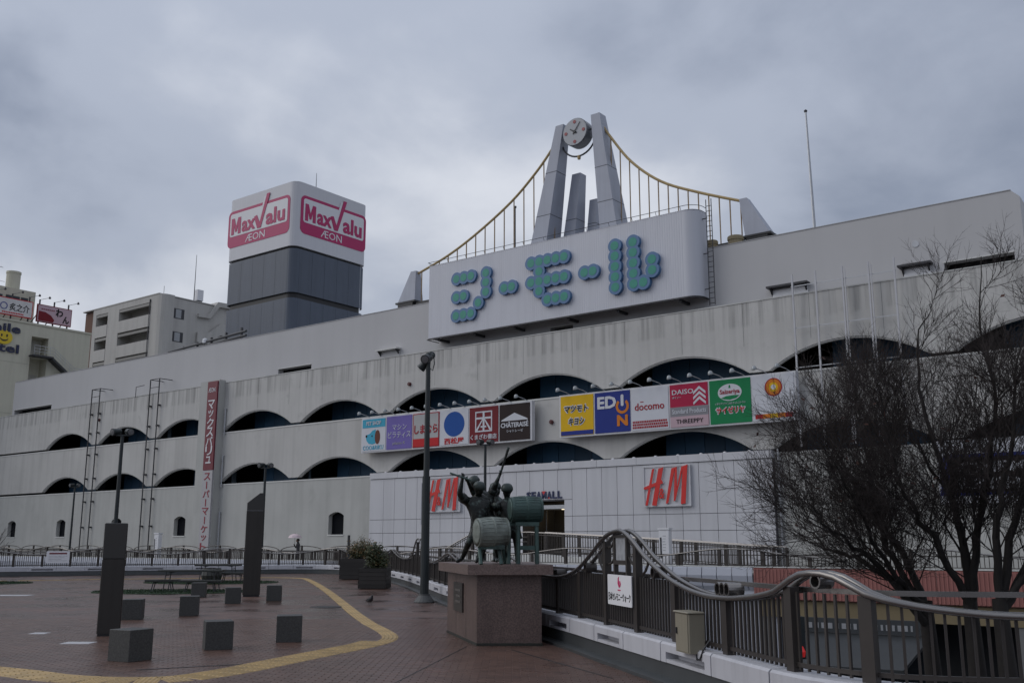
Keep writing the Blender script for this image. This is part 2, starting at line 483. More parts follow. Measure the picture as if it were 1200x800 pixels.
# white mast frame on the right
M_mast = mat('mast_paint', (0.5, 0.5, 0.52), 0.5)
for k, u in enumerate((18.1, 19.3, 20.65, 21.92, 23.13)):
    mb = MB(); mb.box(u - 0.04, u + 0.04, -0.42, -0.34, 6.3, 15.0)
    mb.build('mast', M_mast, mall)
    if k in (2, 3): MB().box(u + 0.1, u + 0.15, -0.42, -0.36, 6.3, 14.85).build('mast', M_mast, mall)
for z in (14.35, 12.2, 10.2): MB().box(18.0, 23.2, -0.36, -0.33, z, z + 0.04).build('mast_crossbar', M_steel, mall)

# ------------------------------------------------------------------ white cladding zone (lower right half)
CX0, CX1, CY = -11.6, 16.55, -0.35
for q in ((CX0 + 0.02, 0.93, -5.5, 6.2), (4.12, CX1 - 0.02, -5.5, 6.2), (0.93, 4.12, 4.16, 6.2), (0.93, 4.12, -5.5, 0.74)):
    MB().box(q[0], q[1], CY + 0.05, -0.002, q[2], q[3]).build('cladding_backing', M_gap, mall)
def clad(a, b, z0, z1):
    g = 0.013
    mb = MB(); mb.box(a + g, b - g, CY, CY + 0.04, z0 + g, z1 - g)
    return mb.build('cladding_panel', M_clad, mall)
DOOR = (1.05, 4.0, 0.9, 4.05)
cols = [CX0] + [-11.37 + 1.0 * k for k in range(1, 28)] + [CX1]
cols = [CX0] + [-10.33 + 0.992 * k for k in range(0, 27)] + [CX1]
for i in range(len(cols) - 1):
    a, b = cols[i], cols[i + 1]
    rows = [(-0.6, 0.6), (0.6, 1.47), (1.47, 2.33), (2.33, 3.19)]
    ov = a < DOOR[1] - 0.02 and b > DOOR[0] + 0.02
    if not ov:
        for z0, z1 in rows: clad(a, b, z0, z1)
    else:
        aa = a if a < DOOR[0] else None
        if a < DOOR[0] - 0.06:
            for z0, z1 in rows: clad(a, DOOR[0], z0, z1)
        if b > DOOR[1] + 0.06:
            for z0, z1 in rows: clad(DOOR[1], b, z0, z1)
for i in range(0, len(cols) - 1):
    a, b = cols[i], cols[i + 1]
    if a < DOOR[1] - 0.02 and b > DOOR[0] + 0.02:
        clad(a, b, 4.12, 5.83)
        if a < DOOR[0] - 0.06: clad(a, DOOR[0], 3.19, 4.12)
        if b > DOOR[1] + 0.06: clad(DOOR[1], b, 3.19, 4.12)
    else: clad(a, b, 3.19, 5.83)
x = CX0
while x < CX1:
    w = min(2.55, CX1 - x)
    MB().box(x + 0.01, x + w - 0.01, CY - 0.06, 0.0, 5.85, 6.24).build('coping', M_clad, mall); x += 2.55
x = CX0 + 1.2
while x < CX1:
    MB().lathe([(0.11, 0), (0.09, 0.05), (0.03, 0.08)], (x, -0.12, 6.24), 10).build('coping_lamp', M_white, mall); x += 1.35
# entrance recess
mb = MB(); a, b, z0, z1 = DOOR
mb.box(a - 0.11, a, -0.33, 3.0, z0, z1); mb.box(b, b + 0.11, -0.33, 3.0, z0, z1)
mb.box(a - 0.11, b + 0.11, -0.33, 3.0, z1, z1 + 0.1)
ent = mb.build('entrance', M_dsteel, mall)
MB().box(a - 0.1, b + 0.1, -0.3, 3.2, 0.75, 0.95).build('threshold', M_cap, ent)
MB().box(a + 0.02, b - 0.02, 2.9, 3.0, z0, z1).build('rear_wall', mat('brown_lobby', (0.05, 0.042, 0.03), 0.6), ent)
MB().box(2.2, 3.35, 2.78, 2.9, z0, 3.4).build('lobby_panel', mat('ochre_panel', (0.30, 0.22, 0.10), 0.5), ent)
MB().box(a, b, -0.2, 1.4, 3.62, 3.84).build('door_header', M_steel, ent)
MB().box(3.4, 3.46, 0.6, 0.66, z0, 3.6).build('door_frame', M_dsteel, ent)
MB().box(2.05, 2.11, 0.6, 0.66, z0, 3.6).build('door_frame', M_dsteel, ent)
for x in (1.75, 3.55):
    MB().lathe([(0.09, 0), (0.09, -0.03)], (x, 0.2, 3.61), 10).build('downlight', mat('warm_light', (1.0, 0.85, 0.6), 0.5, var=0, emis=1.6), ent)
ld = bpy.data.lights.new('lobby_lamp', 'POINT'); ld.energy = 14; ld.color = (1, 0.78, 0.45); ld.shadow_soft_size = 0.1
lo = link('lobby_lamp', ld, ent, loc=(2.9, 2.45, 3.35))
# shadow gap gutters and right hand neighbour strip beyond the cladding
MB().tube([(16.75, -0.1, -1), (16.75, -0.1, 6.3)], 0.06, 6).build('downpipe', M_steel, mall)
MB().box(20.6, 21.8, -0.3, -0.002, 2.9, 4.3).build('louvre_box', M_dsteel, mall)

# ------------------------------------------------------------------ letter signs on the cladding
def hm_sign(cx, label):
    t = mthing('letter_sign', label, 'shop sign', cx, CY, 3.6, 'red letter signs on the white cladding')
    og = (cx, CY, 3.6)
    MB().box(cx - 1.38, cx + 1.38, CY - 0.12, CY - 0.002, 3.62, 5.72).build('backboard', M_clad, t, og)
    mb = MB()
    for q in ((cx - 1.42, cx + 1.42, 5.66, 5.76), (cx - 1.42, cx + 1.42, 3.58, 3.68)): mb.box(q[0], q[1], CY - 0.17, CY - 0.121, q[2], q[3])
    for q in ((cx - 1.42, cx - 1.33), (cx + 1.33, cx + 1.42)): mb.box(q[0], q[1], CY - 0.168, CY - 0.122, 3.68, 5.66)
    mb.build('frame', M_clad, t, og)
    red = mat('red_acrylic', (0.62, 0.025, 0.02), 0.35, var=0.04); wht = mat('white_letter_side', (0.75, 0.74, 0.74), 0.5, var=0)
    k = 0.0131
    def P(l): return [(cx + (x - 640) * k, 4.66 - (y - 200) * k) for x, y in l]
    hs = [[(579, 131), (589, 129), (555, 276), (544, 277)], [(609, 130), (631, 125), (595, 279), (575, 276)],
          [(538, 211), (540, 203), (624, 176), (627, 190), (548, 213)]]
    ms = [[(668, 131), (684, 128), (649, 269), (638, 272)], [(684, 128), (692, 126), (690, 212), (713, 126), (721, 124), (681, 260), (674, 262)],
          [(719, 125), (740, 119), (726, 272), (706, 275)]]
    for nm, polys in (('letter', hs), ('letter', ms)):
        mb = MB(); mw = MB()
        for i, pl in enumerate(polys):
            q = P(pl); mb.prism(q, CY - 0.235 - i * 0.003, CY - 0.20)
            mw.prism(q, CY - 0.2, CY - 0.122)
        lo_ = mb.build(nm, red, t, og); mw.build('letter_return', wht, lo_, og)
    text('&', (cx + (608 - 640) * k, cx + (632 - 640) * k, 4.66 - 51 * k, 4.66 - 10 * k), CY - 0.2, red, t, 'letter', bold=0.01, shear=0.1, depth=0.04, org=og)
    return t
hm_sign(-5.05, 'red slanted letter sign partly behind the tall lamp post, left of entrance')
hm_sign(10.66, 'red slanted letter sign on white cladding right of the entrance')
t = mthing('letter_sign', 'dark blue entrance lettering with one red letter top above the doorway', 'shop sign', 2.68, CY, 4.15)
og = (2.68, CY, 4.15); nav = mat('navy_letters', (0.02, 0.03, 0.09), 0.4, var=0)
redl = mat('red_letter_top', (0.55, 0.03, 0.03), 0.4, var=0)
xs = 1.36
for i, ch in enumerate('SEAMALL'):
    w = 0.30 if ch != 'M' else 0.32
    text(ch, (xs, xs + w, 4.2, 4.62), CY - 0.002, nav, t, 'letter', bold=0.03, depth=0.06, org=og)
    if ch == 'M': MB().prism([(xs + 0.02, 4.63), (xs + w - 0.02, 4.63), (xs + w / 2, 4.42)], CY - 0.07, CY - 0.063).build('letter_accent', redl, t, og)
    if ch == 'A': MB().prism([(xs + 0.08, 4.2), (xs + w - 0.08, 4.2), (xs + w / 2, 4.3)], CY - 0.07, CY - 0.063).build('letter_accent', redl, t, og)
    xs += w + 0.065
# ================================================================== big roof sign with dotted katakana
og = (3, -0.2, 14.8)
bs = mthing('roof_sign', 'wide white ribbed signboard with dotted blue and green katakana on roof edge', 'signboard', *og)
M_rib = mat('ribbed_white_steel', (0.56, 0.57, 0.62), 0.4, 0.0, var=0.03, vs=0.3, streak=0.07, ss=(2, 2, 0.1))
mb = MB(); pts = []
x = -6.75
Z0, Z1 = 14.82, 19.72
while x < 11.98:
    pts += [(x, -0.2), (x + 0.075, -0.2), (x + 0.1, -0.193), (x + 0.12, -0.193), (x + 0.145, -0.2)]; x += 0.15
cx_, cy_ = 12.1, 0.55
pts += [(cx_ + 0.75 * math.sin(a), cy_ - 0.75 * math.cos(a)) for a in [math.pi / 2 * i / 14 for i in range(0, 15)]] + [(12.85, 0.98)]
back = [(-6.75, 0.98)]
vs = [(a, b, Z0) for a, b in back + pts] + [(a, b, Z1) for a, b in back + pts]
n = len(pts) + 1
mb.add(vs, [(i, i + 1, i + 1 + n, i + n) for i in range(n - 1)])
mb.build('face_panel', M_rib, bs, og)
top = back + [(-6.75, -0.2)] + pts[-16:]
MB().slab(top, Z1 - 0.05, Z1 + 0.012).build('top_cover', M_rib, bs, og)
_out = [(-6.75, -0.2)] + pts[-16:]; _in = [(-6.75, -0.08)] + [(cx_ + 0.63 * math.sin(a), cy_ - 0.63 * math.cos(a)) for a in [math.pi / 2 * i / 14 for i in range(0, 15)]] + [(12.73, 0.98)]
MB().slab(_out + _in[::-1], Z0 - 0.06, Z0 - 0.005).build('bottom_edge', M_black, bs, og)
MB().slab([(-6.7, -0.06), (12.0, -0.06), (12.5, 0.4), (12.7, 0.9), (-6.7, 0.9)], Z0 + 1.3, Z0 + 1.35).build('inner_floor', M_cap, bs, og)
mb = MB(); lowr = [(-6.8, 0.9), (-6.8, -0.27), (12.1, -0.27)] + [(cx_ + 0.82 * math.sin(a), cy_ - 0.82 * math.cos(a)) for a in [math.pi / 2 * i / 8 for i in range(1, 9)]] + [(12.92, 0.9)]
mb.tube([(a, b, Z0 - 0.10) for a, b in lowr], 0.03, 6)
mb.build('base_rail', M_dsteel, bs, og)
mb = MB(); mb.tube([(a * 1.0, b - 0.02, Z1 + 0.22) for a, b in lowr], 0.018, 5)
for x in [-6.7 + 1.55 * k for k in range(13)]: mb.tube([(x, -0.15, Z1), (x, -0.27, Z1 + 0.22)], 0.015, 4)
mb.build('top_wire_rail', M_dsteel, bs, og)
for x in (-6.0, -3.0, 0.2, 4.2, 7.6, 11.6):
    MB().box(x - 0.08, x + 0.08, 0.0, 0.99, 14.6, 14.75).build('support_beam', M_dsteel, bs, og)
mb = MB()
for dx in (0, 0.32): mb.tube([(13.1 + dx, 0.5, 14.3), (13.1 + dx, 0.5, 20.3)], 0.025, 5)
for k in range(20): mb.tube([(13.1, 0.5, 14.4 + 0.29 * k), (13.42, 0.5, 14.4 + 0.29 * k)], 0.018, 4)
for z in (15.2, 17.2, 19.2): mb.box(12.85, 13.15, 0.47, 0.53, z, z + 0.04)
mb.build('ladder', M_dsteel, bs, og)
ZR = [18.42, 17.81, 17.19, 16.58, 15.97]
U0 = -4.26
dots = [(0, 0), (1, 0), (2, 0), (0, 2), (1, 2), (0, 4), (1, 4), (2, 4), (3, 3), (4, 0), (4, 1), (4, 2)]
dots = [(U0 + 0.615 * a, ZR[b]) for a, b in dots] + [(-0.34, 17.2), (0.26, 17.2)]
dots += [(1.74 + 0.612 * a, ZR[b]) for a, b in [(0, 0), (1, 0), (2, 0), (3, 0), (4, 0), (1, 1), (0, 2), (1, 2), (2, 2), (3, 2), (4, 2), (1, 3), (2, 4), (3, 4), (4, 4)]]
dots += [(5.63, 17.18), (6.22, 17.18)]
dots += [(7.73, z) for z in ZR] + [(8.94, z) for z in ZR] + [(9.56, ZR[4]), (10.15, ZR[3]), (10.15, ZR[2])]
M_blue = mat('sign_blue', (0.075, 0.17, 0.33), 0.45, var=0.08, vs=3); M_green = mat('sign_green', (0.025, 0.26, 0.19), 0.45, var=0.12, vs=4)
for i, (u, z) in enumerate(dots):
    y = -0.36 - 0.0022 * i
    d = MB().disc(u, z, 0.435, y, -0.185, 28).build('letter_dot', M_blue, bs, og)
    MB().disc(u, z, 0.265, y - 0.012, y + 0.02, 20).build('dot_centre', M_green, d, og)

# ================================================================== suspension bridge ornament on the roof
og = (2, 3.5, 18)
bm = mthing('bridge_ornament', 'grey pylons and yellow cables shaped like a suspension bridge on the roof', 'monument', *og)
M_tow = mat('pylon_grey', (0.34, 0.36, 0.42), 0.5, var=0.06, vs=1, streak=0.1, ss=(3, 3, 0.15))
M_yel = mat('faded_yellow_paint', (0.40, 0.29, 0.13), 0.55, var=0.2, vs=3)
M_rust = mat('rusty_yellow_rod', (0.30, 0.21, 0.12), 0.6, var=0.3, vs=4)
M_joint = mat('pylon_joint', (0.08, 0.085, 0.1), 0.6)
def tower(xt0, xt1, xb0, xb1, zt, zb, y, dt, db, joints):
    mb = MB(); y0, y1 = y - db / 2, y + db / 2; t0, t1 = y - dt / 2, y + dt / 2
    mb.add([(xb0, y0, zb), (xb1, y0, zb), (xb1, y1, zb), (xb0, y1, zb), (xt0, t0, zt), (xt1, t0, zt), (xt1, t1, zt), (xt0, t1, zt)],
           [(0, 3, 2, 1), (4, 5, 6, 7), (0, 1, 5, 4), (1, 2, 6, 5), (2, 3, 7, 6), (3, 0, 4, 7)])
    o = mb.build('tower', M_tow, bm, og)
    for zj in joints:
        f = (zj - zb) / (zt - zb); L = lambda a, b: a + (b - a) * f
        e_ = 0.008
        MB().box(L(xb0, xt0) - e_, L(xb1, xt1) + e_, L(y0, t0) - e_, L(y1, t1) + e_, zj - 0.02, zj + 0.02).build('joint_line', M_joint, o, og)
tower(1.25, 1.86, -1.25, 0.25, 28.7, 17.6, 3.5, 0.75, 1.9, (25.5, 22.6))
tower(4.0, 4.66, 5.1, 6.55, 28.75, 17.6, 3.5, 0.75, 1.9, (25.0, 22.6))
tower(1.75, 2.4, 0.65, 1.75, 25.55, 17.6, 4.6, 0.7, 1.5, (22.4,))
tower(2.55, 3.1, 2.0, 2.75, 23.85, 17.6, 5.4, 0.6, 1.1, (22.2,))
def cable(pts, n=26):
    out = []
    for i in range(len(pts) - 1):
        p0, p1, p2, p3 = pts[max(i - 1, 0)], pts[i], pts[i + 1], pts[min(i + 2, len(pts) - 1)]
        for k in range(6):
            t = k / 6
            out.append(tuple(0.5 * (2 * p1[j] + (p2[j] - p0[j]) * t + (2 * p0[j] - 5 * p1[j] + 4 * p2[j] - p3[j]) * t * t + (-p0[j] + 3 * p1[j] - 3 * p2[j] + p3[j]) * t ** 3) for j in (0, 1)))
    out.append(pts[-1]); return out
cl_ = cable([(-11.45, 20.72), (-8.4, 21.62), (-5.65, 22.8), (-2.67, 24.45), (-0.51, 26.15), (0.9, 27.6), (1.3, 28.1)])
cr_ = cable([(4.65, 28.0), (5.2, 27.1), (6.71, 25.02), (8.76, 23.25), (11.29, 21.98), (14.24, 20.75)])
for c in (cl_, cr_):
    MB().tube([(u, 3.5, z) for u, z in c], 0.085, 8).build('cable', M_yel, bm, og)
def zc_at(c, u):
    for (a, za), (b, zb) in zip(c, c[1:]):
        if min(a, b) <= u <= max(a, b): return za + (zb - za) * (u - a) / (b - a)
    return None
for c, us in ((cl_, [-10.85 + 0.835 * k for k in range(15)]), (cr_, [5.25 + 0.66 * k for k in range(14)])):
    for u in us:
        z = zc_at(c, u)
        if z is None: continue
        MB().tube([(u, 3.5, 17.6), (u, 3.5, z)], [0.036, 0.045], 6).build('hanger', M_rust, bm, og)
def anchor(pts_b, pts_t, zb, zt):
    mb = MB(); (a0, a1), (c0, c1) = pts_b, pts_t
    mb.add([(a0, 3.05, zb), (a1, 3.05, zb), (a1, 3.95, zb), (a0, 3.95, zb), (c0, 3.25, zt), (c1, 3.25, zt), (c1, 3.75, zt), (c0, 3.75, zt)],
           [(0, 3, 2, 1), (4, 5, 6, 7), (0, 1, 5, 4), (1, 2, 6, 5), (2, 3, 7, 6), (3, 0, 4, 7)])
    o = mb.build('anchor_block', M_tow, bm, og)
    MB().box(a0 - 0.12, a1 + 0.12, 2.92, 4.08, zb - 0.12, zb - 0.002).build('base_plate', M_black, o, og)
    MB().box(a0 + 0.1, a1 - 0.1, 2.95, 4.05, 17.5, zb - 0.122).build('plinth', M_black, o, og)
anchor((-12.75, -11.1), (-11.7, -11.2), 18.72, 20.95)
anchor((14.2, 15.65), (13.85, 14.3), 18.62, 20.95)
MB().box(-11.0, -6.8, 3.1, 3.9, 18.3, 18.56).build('base_beam', M_black, bm, og); MB().box(10.8, 14.1, 3.1, 3.9, 18.2, 18.48).build('base_beam', M_black, bm, og)
# clock hung between the towers
og = (2.88, 3.5, 26.9)
ck = mthing('clock', 'round white clock with red hour dots hung between the grey pylons', 'clock', *og)
cy = (2.88, 3.15, 27.82)
MB().lathe([(0.92, 0), (0.95, 0.03), (0.95, 0.1), (0.93, 0.75), (0.8, 0.85)], (2.88, 2.95, 27.82), 32, (0, 1, 0)).build('case', mat('dark_clock_case', (0.16, 0.165, 0.18), 0.35, 0.5), ck, og)
MB().disc(2.88, 27.82, 0.9, 2.92, 2.952, 36).build('dial', mat('clock_dial', (0.36, 0.375, 0.40), 0.4, var=0.03), ck, og)
M_dot = mat('red_hour_dot', (0.28, 0.05, 0.055), 0.4, var=0)
for a in (0, 90, 180, 270):
    MB().disc(2.88 + 0.68 * math.sin(R(a)), 27.82 + 0.68 * math.cos(R(a)), 0.115, 2.895, 2.919, 14).build('hour_dot', M_dot, ck, og)
def hand(ang, L, w, y):
    s, c = math.sin(R(ang)), math.cos(R(ang))
    P = lambda a, b: (2.88 + a * s + b * c, 27.82 + a * c - b * s)
    return MB().prism([P(-0.2, -w), P(L, -w * 0.6), P(L, w * 0.6), P(-0.2, w)], y, y + 0.012).build('clock_hand', M_black, ck, og)
hand(37, 0.72, 0.035, 2.875); hand(305, 0.42, 0.05, 2.89)
MB().disc(2.88, 27.82, 0.1, 2.85, 2.875, 12).build('hub', M_dsteel, ck, og)
mb = MB(); mb.tube([(2.88 + 1.3 * math.sin(a), 3.4, 27.55 - 1.25 * math.cos(a)) for a in [R(-75 + 10 * k) for k in range(16)]], 0.06, 7)
mb.tube([(1.75, 3.45, 27.95), (2.0, 3.4, 27.9)], 0.06, 6).tube([(3.75, 3.4, 27.9), (4.1, 3.45, 27.95)], 0.06, 6)
mb.build('bracket_ring', M_dsteel, ck, og)
MB().lathe([(0.1, 0), (0.12, -0.1), (0.1, -0.25)], (2.88, 3.4, 26.33), 10).build('lamp', M_yel, ck, og)

# roof tanks, pole, flagpole
for k, (u, off, w) in enumerate(((12.5, 2.3, 0.36), (13.95, 2.3, 0.45))):
    og = (u, off, 17.6)
    tk = mthing('roof_tank', ('tan round roof vent at the foot of the yellow hangers' if k == 0 else 'wider tan round roof vent beside the right anchor block'), 'roof vent', *og)
    MB().lathe([(w * 0.9, 0), (w * 0.9, 0.62), (w, 0.64), (w, 0.82), (w * 0.9, 0.86)], (u, off, 17.6), 18).build('drum', mat('tan_vent', (0.27, 0.22, 0.13), 0.6), tk, og)
    MB().lathe([(w * 0.92, 0), (w * 0.6, 0.05), (0.05, 0.07)], (u, off, 18.46), 18).build('cap', mat('tan_vent'  , (0.27, 0.22, 0.13), 0.6), tk, og)
og = (-4.3, 6, 17.6)
t = mthing('roof_mast', 'thin dark roof mast standing behind the left yellow cable', 'mast', *og)
MB().tube([(-4.3, 6, 17.6), (-4.3, 6, 25.0)], 0.05, 6).build('pole', M_dsteel, t, og); MB().lathe([(0.1, 0), (0.1, 0.12)], (-4.3, 6, 25.0), 8).build('tip', M_dsteel, t, og)
og = (18.15, 3.2, 17.5)
t = mthing('flagpole', 'tall bare flagpole on the roof at right of the bridge ornament', 'flagpole', *og)
MB().tube([(18.15, 3.2, 17.5), (18.05, 3.2, 25.1)], [0.09, 0.05], 8).build('pole', M_steel, t, og)
MB().lathe([(0.09, 0), (0.1, 0.08), (0.02, 0.15)], (18.05, 3.2, 25.1), 8).build('finial', M_dsteel, t, og)

# ================================================================== tower sign on the roof (left)
og = (-40.5, 17, 17.6)
mv = mthing('tower_sign', 'square grey roof tower topped by a white box with magenta supermarket logos', 'tower sign', *og)
def rbox(x0, x1, y0, y1, r, n=6):
    out = []
    for cx, cy, a0 in ((x0 + r, y0 + r, 180), (x1 - r, y0 + r, 270), (x1 - r, y1 - r, 0), (x0 + r, y1 - r, 90)):
        out += [(cx + r * math.cos(R(a0 + 90 * i / n)), cy + r * math.sin(R(a0 + 90 * i / n))) for i in range(n + 1)]
    return out
M_tg = mat('tower_grey_panel', (0.070, 0.086, 0.118), 0.5, var=0.06, vs=0.6, streak=0.15, ss=(3, 3, 0.12), rn=0.03)
MB().slab(rbox(-45.7, -35.3, 12.0, 21.7, 0.8), 29.55, 36.0).build('sign_box', mat('sign_white', (0.56, 0.56, 0.59), 0.5, var=0.03, vs=0.4, streak=0.05), mv, og)
MB().slab(rbox(-45.45, -35.55, 12.25, 21.45, 0.8), 17.6, 29.55).build('core', M_black, mv, og)
# grey panels, each its own sheet, in two tiers
def ring_panels(z0, z1):
    x0, x1, y0, y1, r = -45.65, -35.35, 12.05, 21.65, 0.8
    def pan(pts):
        mb = MB(); n = len(pts)
        vs = [(a, b, z0) for a, b in pts] + [(a, b, z1) for a, b in pts]
        inn = [(a * 0.985 + 0.015 * -40.5, b * 0.985 + 0.015 * 16.85) for a, b in pts]
        vs += [(a, b, z0) for a, b in inn] + [(a, b, z1) for a, b in inn]
        fs = []
        for i in range(n - 1):
            fs += [(i, i + 1, i + 1 + n, i + n), (i + n, i + 1 + n, i + 1 + 3 * n, i + 3 * n), (i, i + 2 * n, i + 1 + 2 * n, i + 1)]
        mb.add(vs, fs); mb.build('grey_panel', M_tg, mv, og)
    N_ = 5; w = (x1 - x0 - 2 * r) / N_; g = 0.012
    for k in range(N_): pan([(x0 + r + w * k + g, y0), (x0 + r + w * (k + 1) - g, y0)])
    h = (y1 - y0 - 2 * r) / N_
    for k in range(N_): pan([(x1, y0 + r + h * k + g), (x1, y0 + r + h * (k + 1) - g)])
    for cx, cy, a0 in ((x0 + r, y0 + r, 180), (x1 - r, y0 + r, 270), (x1 - r, y1 - r, 0)):
        pan([(cx + r * math.cos(R(a0 + 90 * i / 6)), cy + r * math.sin(R(a0 + 90 * i / 6))) for i in range(7)])
ring_panels(25.0, 29.3); ring_panels(17.7, 24.45)
MB().tube([(-38.2, 17, 36.0), (-38.2, 17, 38.9)], [0.05, 0.02], 5).build('lightning_rod', M_dsteel, mv, og)
M_mag = mat('magenta_vinyl', (0.40, 0.012, 0.105), 0.5, var=0.04); M_pw = mat('sign_print_white', (0.66, 0.66, 0.68), 0.5, var=0.02)
def rrect(x0, x1, z0, z1, r, n=5):
    out = []
    for cx, cz, a0 in ((x0 + r, z0 + r, 180), (x1 - r, z0 + r, 270), (x1 - r, z1 - r, 0), (x0 + r, z1 - r, 90)):
        out += [(cx + r * math.cos(R(a0 + 90 * i / n)), cz + r * math.sin(R(a0 + 90 * i / n))) for i in range(n + 1)]
    return out
def mv_logo(xf, x0, x1):
    z0, z1 = 30.9, 34.75; w = x1 - x0
    l = MB().prism(rrect(x0, x1, z0, z1, 0.55), -0.03, 0.02).build('logo', M_mag, mv, og, xf=xf)
    MB().prism(rrect(x0 + 0.32, x1 - 0.32, z0 + 1.15, z1 - 0.3, 0.25), -0.045, -0.02).build('logo_field', M_pw, l, og, xf=xf)
    k_ = x0 + 0.06 * w; m0 = 0.155 * w
    MB().prism([(k_, 32.25), (k_, 33.95), (k_ + m0 * .3, 33.95), (k_ + m0 * .5, 33.05), (k_ + m0 * .7, 33.95), (k_ + m0, 33.95), (k_ + m0, 32.25), (k_ + m0 * .72, 32.25), (k_ + m0 * .72, 33.2), (k_ + m0 * .58, 32.5), (k_ + m0 * .42, 32.5), (k_ + m0 * .28, 33.2), (k_ + m0 * .28, 32.25)], -0.075, -0.045).build('lettering', M_mag, l, og, xf=xf)
    text('ax', (x0 + 0.235 * w, x0 + 0.455 * w, 32.25, 33.4), -0.045, M_mag, l, 'lettering', bold=0.032, depth=0.03, org=og, xf=xf)
    text('alu', (x0 + 0.63 * w, x0 + 0.93 * w, 32.25, 33.9), -0.045, M_mag, l, 'lettering', bold=0.032, depth=0.03, org=og, xf=xf)
    # the tall check-mark V cutting the frame
    a = x0 + 0.435 * w
    MB().prism([(a, 33.5), (a + 0.045 * w, 33.6), (a + 0.095 * w, 32.75), (a + 0.195 * w, 35.75 - 0.2), (a + 0.245 * w, 35.75 - 0.2), (a + 0.115 * w, 32.2), (a + 0.06 * w, 32.2)], -0.085, -0.05).build('lettering', M_mag, l, og, xf=xf)
    MB().prism([(a + 0.12 * w, 34.3), (a + 0.155 * w, 35.35), (a + 0.185 * w, 35.35), (a + 0.15 * w, 34.3)], -0.05, -0.03).build('logo_field', M_pw, l, og, xf=xf)
    text('ÆON', (x0 + 0.3 * w, x0 + 0.62 * w, 31.12, 31.85), -0.03, M_pw, l, 'lettering', bold=0.0, shear=0.0, depth=0.02, org=og, xf=xf)
mv_logo(lambda x, y, z: (x, y + 12.0, z), -45.5, -36.05)
mv_logo(lambda x, y, z: (-35.3 - y, x, z), 12.7, 21.35)
# pipe rack on the roof beside the tower
og = (-52, 8, 17.6)
t = mthing('pipe_rack', 'dark steel pipe rack on the roof at the foot of the grey tower', 'pipe rack', *og)
for z in (20.6, 21.0): MB().tube([(-53, 11, z), (-36.5, 8.0, z - 0.4)], 0.12, 6).build('pipe', M_dsteel, t, og)
for k in range(6): x = -52.6 + 3 * k; y = 11 - 0.545 * k; MB().box(x, x + 0.15, y - 0.1, y + 0.1, 17.6, 21.1).build('rack_post', M_dsteel, t, og)
MB().lathe([(0.25, 0), (0.25, 0.35), (0.1, 0.45)], (-44.6, 9.4, 20.7), 10).build('float_cap', M_white, t, og)

# ================================================================== vertical banner sign
og = (-29.3, -0.75, 1.0)
t = mthing('vertical_sign', 'tall narrow sign, red above and white below, with vertical katakana', 'shop sign', *og)
MB().box(-30.6, -28.2, -0.6, -0.002, -1.0, 14.2).build('pilaster', M_lowwall, t, og)
MB().box(-29.5, -28.28, -0.72, -0.602, 7.2, 14.1).build('red_board', mat('red_sign_sheet', (0.15, 0.012, 0.026), 0.5, var=0.05), t, og)
wb = MB().box(-29.5, -28.28, -0.72, -0.602, 0.8, 7.18).build('white_board', mat('white_sign_sheet', (0.40, 0.39, 0.40), 0.5, var=0.04), t, og)
for i, ch in enumerate('マックスバリュ'):
    s = 0.32 if ch in 'ッュ' else 0.42
    z = 12.28 - 0.715 * i
    text('|' if ch == 'ー' else ch, (-28.89 - s, -28.89 + s, z - s * 0.85, z + s * 0.85), -0.722, M_pw, t, 'lettering', bold=0.012, org=og)
text('ÆON', (-29.35, -28.5, 13.25, 13.6), -0.722, M_pw, t, 'lettering', org=og)
dkr = mat('crimson_print', (0.26, 0.02, 0.035), 0.5, var=0)
for i, ch in enumerate('スーパーマーケット'):
    s = 0.3 if ch == 'ッ' else 0.4
    z = 6.72 - 0.66 * i
    if ch == 'ー': MB().box(-28.94, -28.84, -0.742, -0.722, z - 0.27, z + 0.27).build('lettering', dkr, wb, og)
    else: text(ch, (-28.89 - s, -28.89 + s, z - s * 0.7, z + s * 0.7), -0.722, dkr, wb, 'lettering', bold=0.012, org=og)

# ================================================================== tenant boards
def V(name, c): return mat('vinyl_' + name, c, 0.5, var=0.05, vs=1.2, spec=0.2)
V_white = V('white', (0.60, 0.61, 0.65)); V_sky = V('sky_blue', (0.05, 0.36, 0.52)); V_vio = V('violet', (0.165, 0.13, 0.40))
V_red = V('red', (0.50, 0.02, 0.025)); V_grey = V('pale_grey', (0.42, 0.42, 0.42)); V_blue = V('royal_blue', (0.01, 0.075, 0.31))
V_mar = V('maroon', (0.17, 0.015, 0.022)); V_choc = V('dark_brown', (0.022, 0.012, 0.012)); V_yel = V('yellow', (0.70, 0.43, 0.01))
V_navy = V('navy', (0.018, 0.035, 0.22)); V_or = V('orange', (0.62, 0.19, 0.02)); V_cr = V('crimson', (0.40, 0.015, 0.06))
V_gry2 = V('mid_grey', (0.24, 0.24, 0.26)); V_pink = V('pale_pink', (0.50, 0.36, 0.40)); V_grn = V('green', (0.008, 0.20, 0.07)); V_blk = V('black', (0.012, 0.012, 0.012))
V_brn = V('ear_brown', (0.14, 0.045, 0.03)); V_drd = V('deep_red', (0.34, 0.02, 0.03))
FY = -0.6
